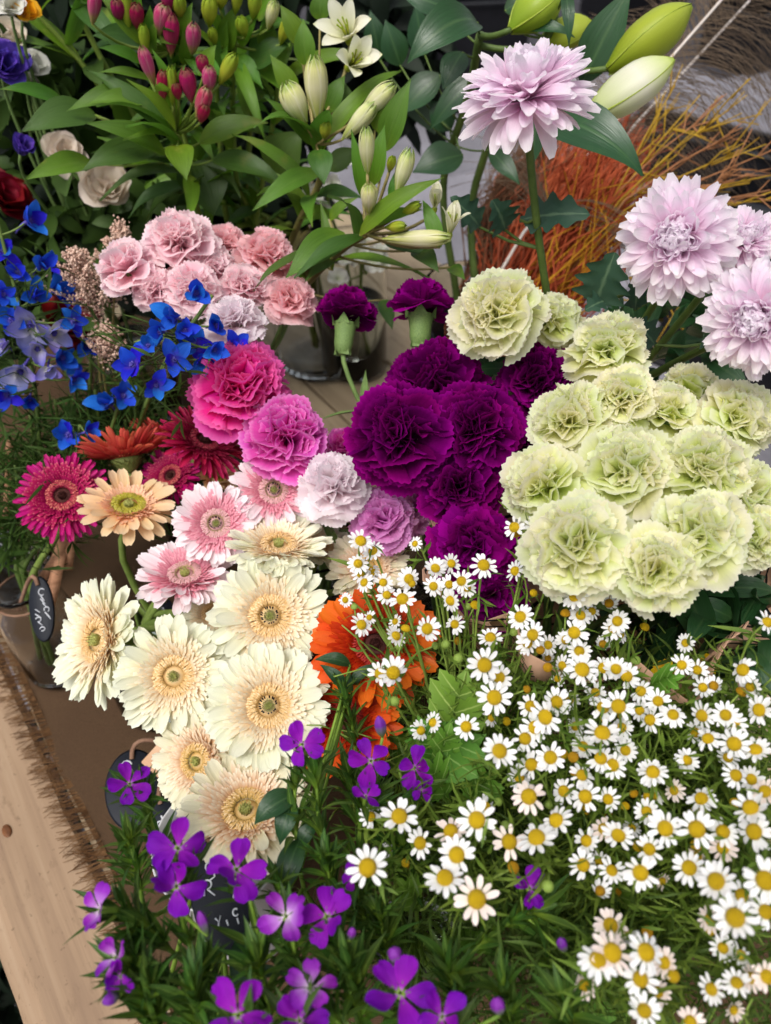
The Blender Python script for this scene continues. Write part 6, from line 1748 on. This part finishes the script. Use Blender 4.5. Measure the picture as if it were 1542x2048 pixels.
broom('brown dried broom left of the orange one', 'broom_brown', (1000, 440), (1110, 290), 1.16, 1.22, 30, 50, 420)
def twigs(label, mat, starts, seed):
    rng = random.Random(seed)
    o = thing('dried_twig', label, 'twig', (bk.x, bk.y, .02))
    b = MB()
    base = Vector((bk.x, bk.y, .03))
    for (sx, sy, tx, ty) in starts:
        p0, p1 = at(sx, sy, 1.08), at(tx, ty, 1.12)
        b.tube([base, Vector((bk.x + .03, bk.y, .215)), p0, p0.lerp(p1, .5) + Vector((0, 0, .006)), p1], .0015, .0008, 5)
        for k in range(7):
            t = rng.uniform(.25, .95)
            q = p0.lerp(p1, t)
            dv = ((p1 - p0).normalized() + CR * rng.gauss(0, .5) + CU * rng.gauss(0, .5) + CF * rng.gauss(0, .3)).normalized()
            e = q + dv * rng.uniform(.025, .075)
            b.tube([q, q.lerp(e, .5) + Vector((0, 0, rng.gauss(0, .003))), e], .0011, .0006, 4)
            if rng.random() < .6:
                e2 = q.lerp(e, .6) + (dv + CU * rng.gauss(0, .6) + CR * rng.gauss(0, .5)).normalized() * .025
                b.tube([q.lerp(e, .6), e2], .0008, .0005, 4)
    link('branch', b.mesh('branch'), mat, o)
twigs('branching yellow twigs fanning out towards the right edge', 'twig_yellow', [(1240, 430, 1545, 350), (1250, 420, 1480, 300), (1240, 400, 1440, 230), (1260, 440, 1545, 400), (1230, 400, 1400, 190), (1180, 470, 1330, 330), (1220, 560, 1320, 545), (1240, 600, 1420, 620), (1230, 390, 1350, 170)], 21)
twigs('branching brown twigs crossing the yellow ones', 'twig_brown', [(1250, 440, 1545, 300), (1270, 430, 1500, 350), (1250, 400, 1460, 270), (1240, 380, 1400, 240), (1280, 450, 1540, 380)], 22)
def feather(label, p0, p1, d0, d1, seed, cnt=170, t0=.42):
    rng = random.Random(seed)
    o = thing('peacock_feather', label, 'feather', (bk.x, bk.y, .02))
    A, B = at(*p0, d0), at(*p1, d1)
    base = Vector((bk.x, bk.y, .03))
    pts = [base, Vector((bk.x - .02, bk.y, .215)), A, A.lerp(B, .5) + Vector((0, 0, .01)), B]
    link('quill', MB().tube(pts, .0026, .0016, 7).mesh('quill'), 'quill', o)
    b = MB()
    D = (B - A).normalized()
    S = D.cross(CF).normalized()
    for k in range(cnt):
        t = t0 + (1.15 - t0) * k / cnt
        q = A.lerp(B, t) + Vector((0, 0, .01 * (1 - abs(2 * t - 1))))
        for sg in (-1, 1):
            L = rng.uniform(.10, .17)
            dv = (S * sg + D * rng.uniform(.1, .5) + CF * rng.gauss(0, .35)).normalized()
            e1 = q + dv * L * .5 + D * .015
            e2 = q + dv * L + Vector((0, 0, -.05 * rng.uniform(.4, 1.3))) + CR * rng.uniform(0, .03)
            b.tube(bez(q, q + dv * L * .35 + D * .02, e1, e2, 6), .00042, .0003, 3, False)
    stuff(link('barb_fan', b.mesh('barb_fan'), 'barb', o))
feather('peacock feather with pale quill behind the lily buds', (1010, 520), (1460, -20), 1.10, 1.22, 5, 150)
feather('second peacock feather right of the pale quill', (1060, 500), (1500, 0), 1.16, 1.30, 6, 100)
feather('lower peacock feather with short quill above the green carnations', (1000, 545), (1090, 415), 1.02, 1.06, 8, 40, .8)
# pale dry sticks at the right, between carnations and daisies
ds = thing('dry_stick_bundle', 'pale lilac dry sticks lying behind the right hand daisies', 'sticks', ground(1400, 1150))
b = MB()
rs = random.Random(31)
for k in range(26):
    x0, y0 = rs.uniform(1180, 1480), rs.uniform(1230, 1420)
    p0 = ground(x0, y0, .02 + .004 * (k % 6))
    p1 = ground(x0 + rs.uniform(80, 200), y0 - rs.uniform(120, 260), .02 + .005 * (k % 5))
    b.tube([p0, p0.lerp(p1, .5), p1], .0022, .0015, 5)
stuff(link('stick', b.mesh('stick'), 'dry_stick', ds))
leaf_cloud('shaded_foliage', 'dark leaves behind the lowest green carnations at right', [blob(1450, 1190, .66, (.06, .05, .03), 60, .045), blob(1520, 1250, .66, (.05, .05, .04), 60, .045), blob(1330, 1280, .72, (.06, .05, .03), 60, .04), blob(1300, 700, .80, (.08, .05, .05), 70, .045), blob(1000, 700, .78, (.05, .04, .05), 40, .045)], 'lily_leaf', rc)

# ------------------------------------------------------------------ slate tags and raffia
def slate_tag(label, px, py, w, h, d, roll, f, strokes, anchor=None, chalk_r=.0008):
    P = at(px, py, d)
    n = face(P, f)
    t = (CP - P).normalized()
    up = CU - n * CU.dot(n)
    y = (Matrix.Rotation(roll, 3, n) @ up).normalized()
    x = y.cross(n)
    F = Matrix(((x.x, y.x, n.x, P.x), (x.y, y.y, n.y, P.y), (x.z, y.z, n.z, P.z), (0, 0, 0, 1)))
    W, H = pxs(w, d) / 2, pxs(h, d) / 2
    root = thing('slate_tag', label, 'price tag', P)
    pr = [(.0005, -.0018), (.93, -.0018), (1.0, -.0008), (1.0, .0008), (.93, .0018), (.0005, .0018)]
    link('board', MB().lathe(pr, 40).mesh('board'), 'slate', root, F @ Matrix.Diagonal((W, H, 1, 1)))
    b = MB()
    for s_ in strokes:
        b.tube([(qx * W, qy * H, .0022) for qx, qy in s_], chalk_r, chalk_r * .8, 5)
    if strokes: link('chalk_writing', b.mesh('chalk_writing'), 'chalk', root, F)
    if anchor is not None:
        hole = P + y * H * .72 + n * .003
        cb = MB().tube(bez(hole, hole + n * .01 + y * .03, anchor + Vector((0, 0, -.01)), anchor, 10), .0022, .0020, 6)
        link('cord', cb.mesh('cord'), 'cord', root)
    return root
def arc(cx, cy, rx, ry, a0, a1, n=10):
    return [(cx + rx * math.cos(R_(a0 + (a1 - a0) * i / n)), cy + ry * math.sin(R_(a0 + (a1 - a0) * i / n))) for i in range(n + 1)]
mj, dj, cj = VASES['magenta'], VASES['delph'], VASES['cream']
slate_tag('narrow slate tag with chalk writing hanging on the raffia tied jar', 84, 1218, 46, 122, .845, R_(12), (-.45, .10),
          [arc(.2, .5, .25, .10, 30, 300), [(.1, .38), (.35, .22)], [(.05, .30), (.4, .12)], [(.2, .16), (.5, 0)], arc(.45, -.05, .2, .08, 200, -60), [(.3, -.12), (.65, -.30)], [(.45, -.2), (.7, -.36)], [(-.45, .02), (-.1, -.1)], [(-.5, -.12), (-.05, -.26)], arc(-.3, -.3, .22, .07, 160, -100), [(-.35, -.36), (.0, -.5)], arc(-.05, -.6, .2, .06, 180, -120)], Vector((mj[0].x, mj[0].y - mj[2], mj[1] * .93)), .00055)
slate_tag('slate tag with one chalk letter cut by the left edge', 2, 1082, 58, 92, .96, R_(4), (-.2, .2),
          [arc(.25, .25, .22, .16, -20, 330), [(.3, .1), (.55, -.02), (.7, .05)], arc(.25, .0, .35, .2, 120, 280)], Vector((dj[0].x, dj[0].y - dj[2], dj[1] * .93)), .0006)
slate_tag('round topped slate tag on the burlap below the sideways gerbera', 268, 1578, 100, 150, .80, R_(8), (-.1, .35),
          [arc(-.2, .55, .2, .16, 20, 330), arc(.2, -.02, .08, .08, 0, 360), [(.05, .05), (.05, -.12)], [(.4, .06), (.36, -.12), (.62, -.12)], [(.62, .02), (.64, -.06)]], at(340, 1486, .80), .0009)
slate_tag('slate tag half hidden behind two stacked violet blooms', 332, 1652, 62, 110, .77, R_(20), (-.15, .3),
          [arc(-.3, .1, .14, .10, 0, 360), [(-.2, -.15), (.1, -.5)], [(-.1, .35), (-.1, .25)]], at(372, 1560, .78), .0009)
ej = VASES['dian']
slate_tag('long slate tag with chalk writing hung on the enamel jug', 442, 1785, 104, 196, .565, R_(14), (-.1, .30),
          [arc(-.25, .48, .13, .08, 40, 400), [(-.12, .52), (-.12, .28), (-.3, .24)], arc(.0, .45, .1, .07, 60, 300), [(.05, .52), (.1, .34)], [(.2, .42), (.24, .34)],
           [(-.55, .0), (-.5, .2)], arc(-.42, .18, .16, .08, 150, -90), [(-.42, .1), (-.2, -.04)], [(.42, -.1), (.36, -.22), (.48, -.2)], [(-.3, -.42), (-.2, -.50), (-.12, -.40)], [(-.2, -.50), (-.25, -.62)], [(.05, -.5), (.08, -.6)], arc(.38, -.42, .09, .06, 40, 320), [(.4, -.52), (.42, -.62)]], Vector((ej[0].x - .03, ej[0].y - .045, .18)), .0007)
slate_tag('small slate tag glimpsed below the upward pink gerbera', 325, 1228, 46, 60, .86, R_(-10), (0, .2), [[(-.2, .2), (.1, .05)], arc(.1, -.2, .3, .15, 0, 250)], Vector((cj[0].x, cj[0].y + .02, .15)))
# raffia bow on the tagged jar
rb_ = thing('raffia_bow', 'peach raffia strips tied round the jar neck', 'raffia', (mj[0].x, mj[0].y, mj[1] * .85))
def ribbon(pts, w, name='strip'):
    pts = [Vector(p) for p in pts]
    vs, fs = [], []
    for i, p in enumerate(pts):
        t = (pts[min(i + 1, len(pts) - 1)] - pts[max(0, i - 1)]).normalized()
        sd_ = t.cross((CP - p).normalized()).normalized()
        nn = sd_.cross(t) * .0004
        vs += [p - sd_ * w / 2 + nn, p + nn * 1.6, p + sd_ * w / 2 + nn, p + sd_ * w / 2 - nn, p - sd_ * w / 2 - nn]
    for i in range(len(pts) - 1):
        for k in range(5):
            k2 = (k + 1) % 5
            fs.append((i * 5 + k, i * 5 + k2, (i + 1) * 5 + k2, (i + 1) * 5 + k))
    fs += [tuple(range(5)), tuple((len(pts) - 1) * 5 + k for k in range(5))]
    return MB().add(vs, fs).mesh(name)
for (pp, w) in (([(128, 1060, .86), (125, 1090, .865), (118, 1130, .87), (108, 1180, .88), (96, 1225, .89)], .010), ([(142, 1070, .86), (140, 1100, .865), (136, 1140, .88)], .009), ([(130, 1075, .86), (110, 1120, .87), (82, 1160, .89)], .009), ([(118, 1085, .865), (112, 1130, .875), (100, 1170, .885)], .006)):
    link('strip', ribbon([at(*q) for q in pp], w), 'raffia', rb_)
neck = [Vector((mj[0].x + (mj[2] / .75 + .0012) * math.cos(a), mj[0].y + (mj[2] / .75 + .0012) * math.sin(a), mj[4] + mj[1] * .88)) for a in [k * math.pi / 10 for k in range(21)]]
link('strip', MB().tube(neck, .0013, .0013, 6).mesh('strip'), 'cord', rb_)
rb2 = thing('raffia_strip', 'peach raffia strip hanging beside the cut slate tag', 'raffia', at(20, 960, .94))
link('strip', ribbon([at(20, 880, .93), at(18, 960, .935), at(14, 1010, .94), at(8, 1060, .945)], .008), 'raffia', rb2)
pg = thing('wooden_peg', 'flat wooden peg behind the left facing ivory gerbera', 'peg', at(320, 1515, .80))
pa, pb = at(300, 1540, .80), at(345, 1490, .79)
link('blade', MB().box(.022, (pb - pa).length, .004, bev=.001).mesh('blade', False), 'crate_wood', pg, (lambda y_, z_: Matrix(((y_.cross(z_).x, y_.x, z_.x, pa.lerp(pb, .5).x), (y_.cross(z_).y, y_.y, z_.y, pa.lerp(pb, .5).y), (y_.cross(z_).z, y_.z, z_.z, pa.lerp(pb, .5).z), (0, 0, 0, 1))))((pb - pa).normalized(), ((CP - pa) - (pb - pa).normalized() * (CP - pa).dot((pb - pa).normalized())).normalized()))

# ------------------------------------------------------------------ far background at upper right: crates on the paving
def crate_box(label, px, py, sx, sy, sz, rz, mat='black_plastic'):
    p = ground(px, py, FLOOR)
    o = thing('plastic_crate', label, 'crate', (p.x, p.y, FLOOR))
    Mx = T(p.x, p.y, FLOOR + .003) @ RZ(R_(rz))
    link('base', MB().box(sx, sy, .02, T(0, 0, .01), .003).mesh('base', False), mat, o, Mx)
    for sg in (-1, 1):
        link('side_panel', MB().box(sx, .016, sz - .021, T(0, sg * (sy / 2 - .008), .021 + (sz - .021) / 2), .003).mesh('side_panel', False), mat, o, Mx)
        link('end_panel', MB().box(.016, sy - .033, sz - .021, T(sg * (sx / 2 - .008), 0, .021 + (sz - .021) / 2), .003).mesh('end_panel', False), mat, o, Mx)
        link('rim', MB().box(sx + .02, .03, .018, T(0, sg * (sy / 2 - .004), sz + .010), .003).mesh('rim', False), mat, o, Mx)
    return o
crate_box('black plastic crate at the upper right corner', 1500, 120, .55, .4, .30, 35)
crate_box('black plastic crate behind the yellow twigs', 1390, 360, .75, .26, .20, -36)
crate_box('black plastic crate behind the facing chrysanthemum', 1570, 520, .6, .3, .22, -35)
crate_box('black plastic crate far back above the lily buds', 1260, 30, .6, .4, .3, 20)
crate_box('black plastic crate at right behind the green carnations', 1480, 720, .5, .4, .40, -35)
crate_box('black plastic crate in the shade behind the lilies', 860, 200, .9, .5, .5, 10)
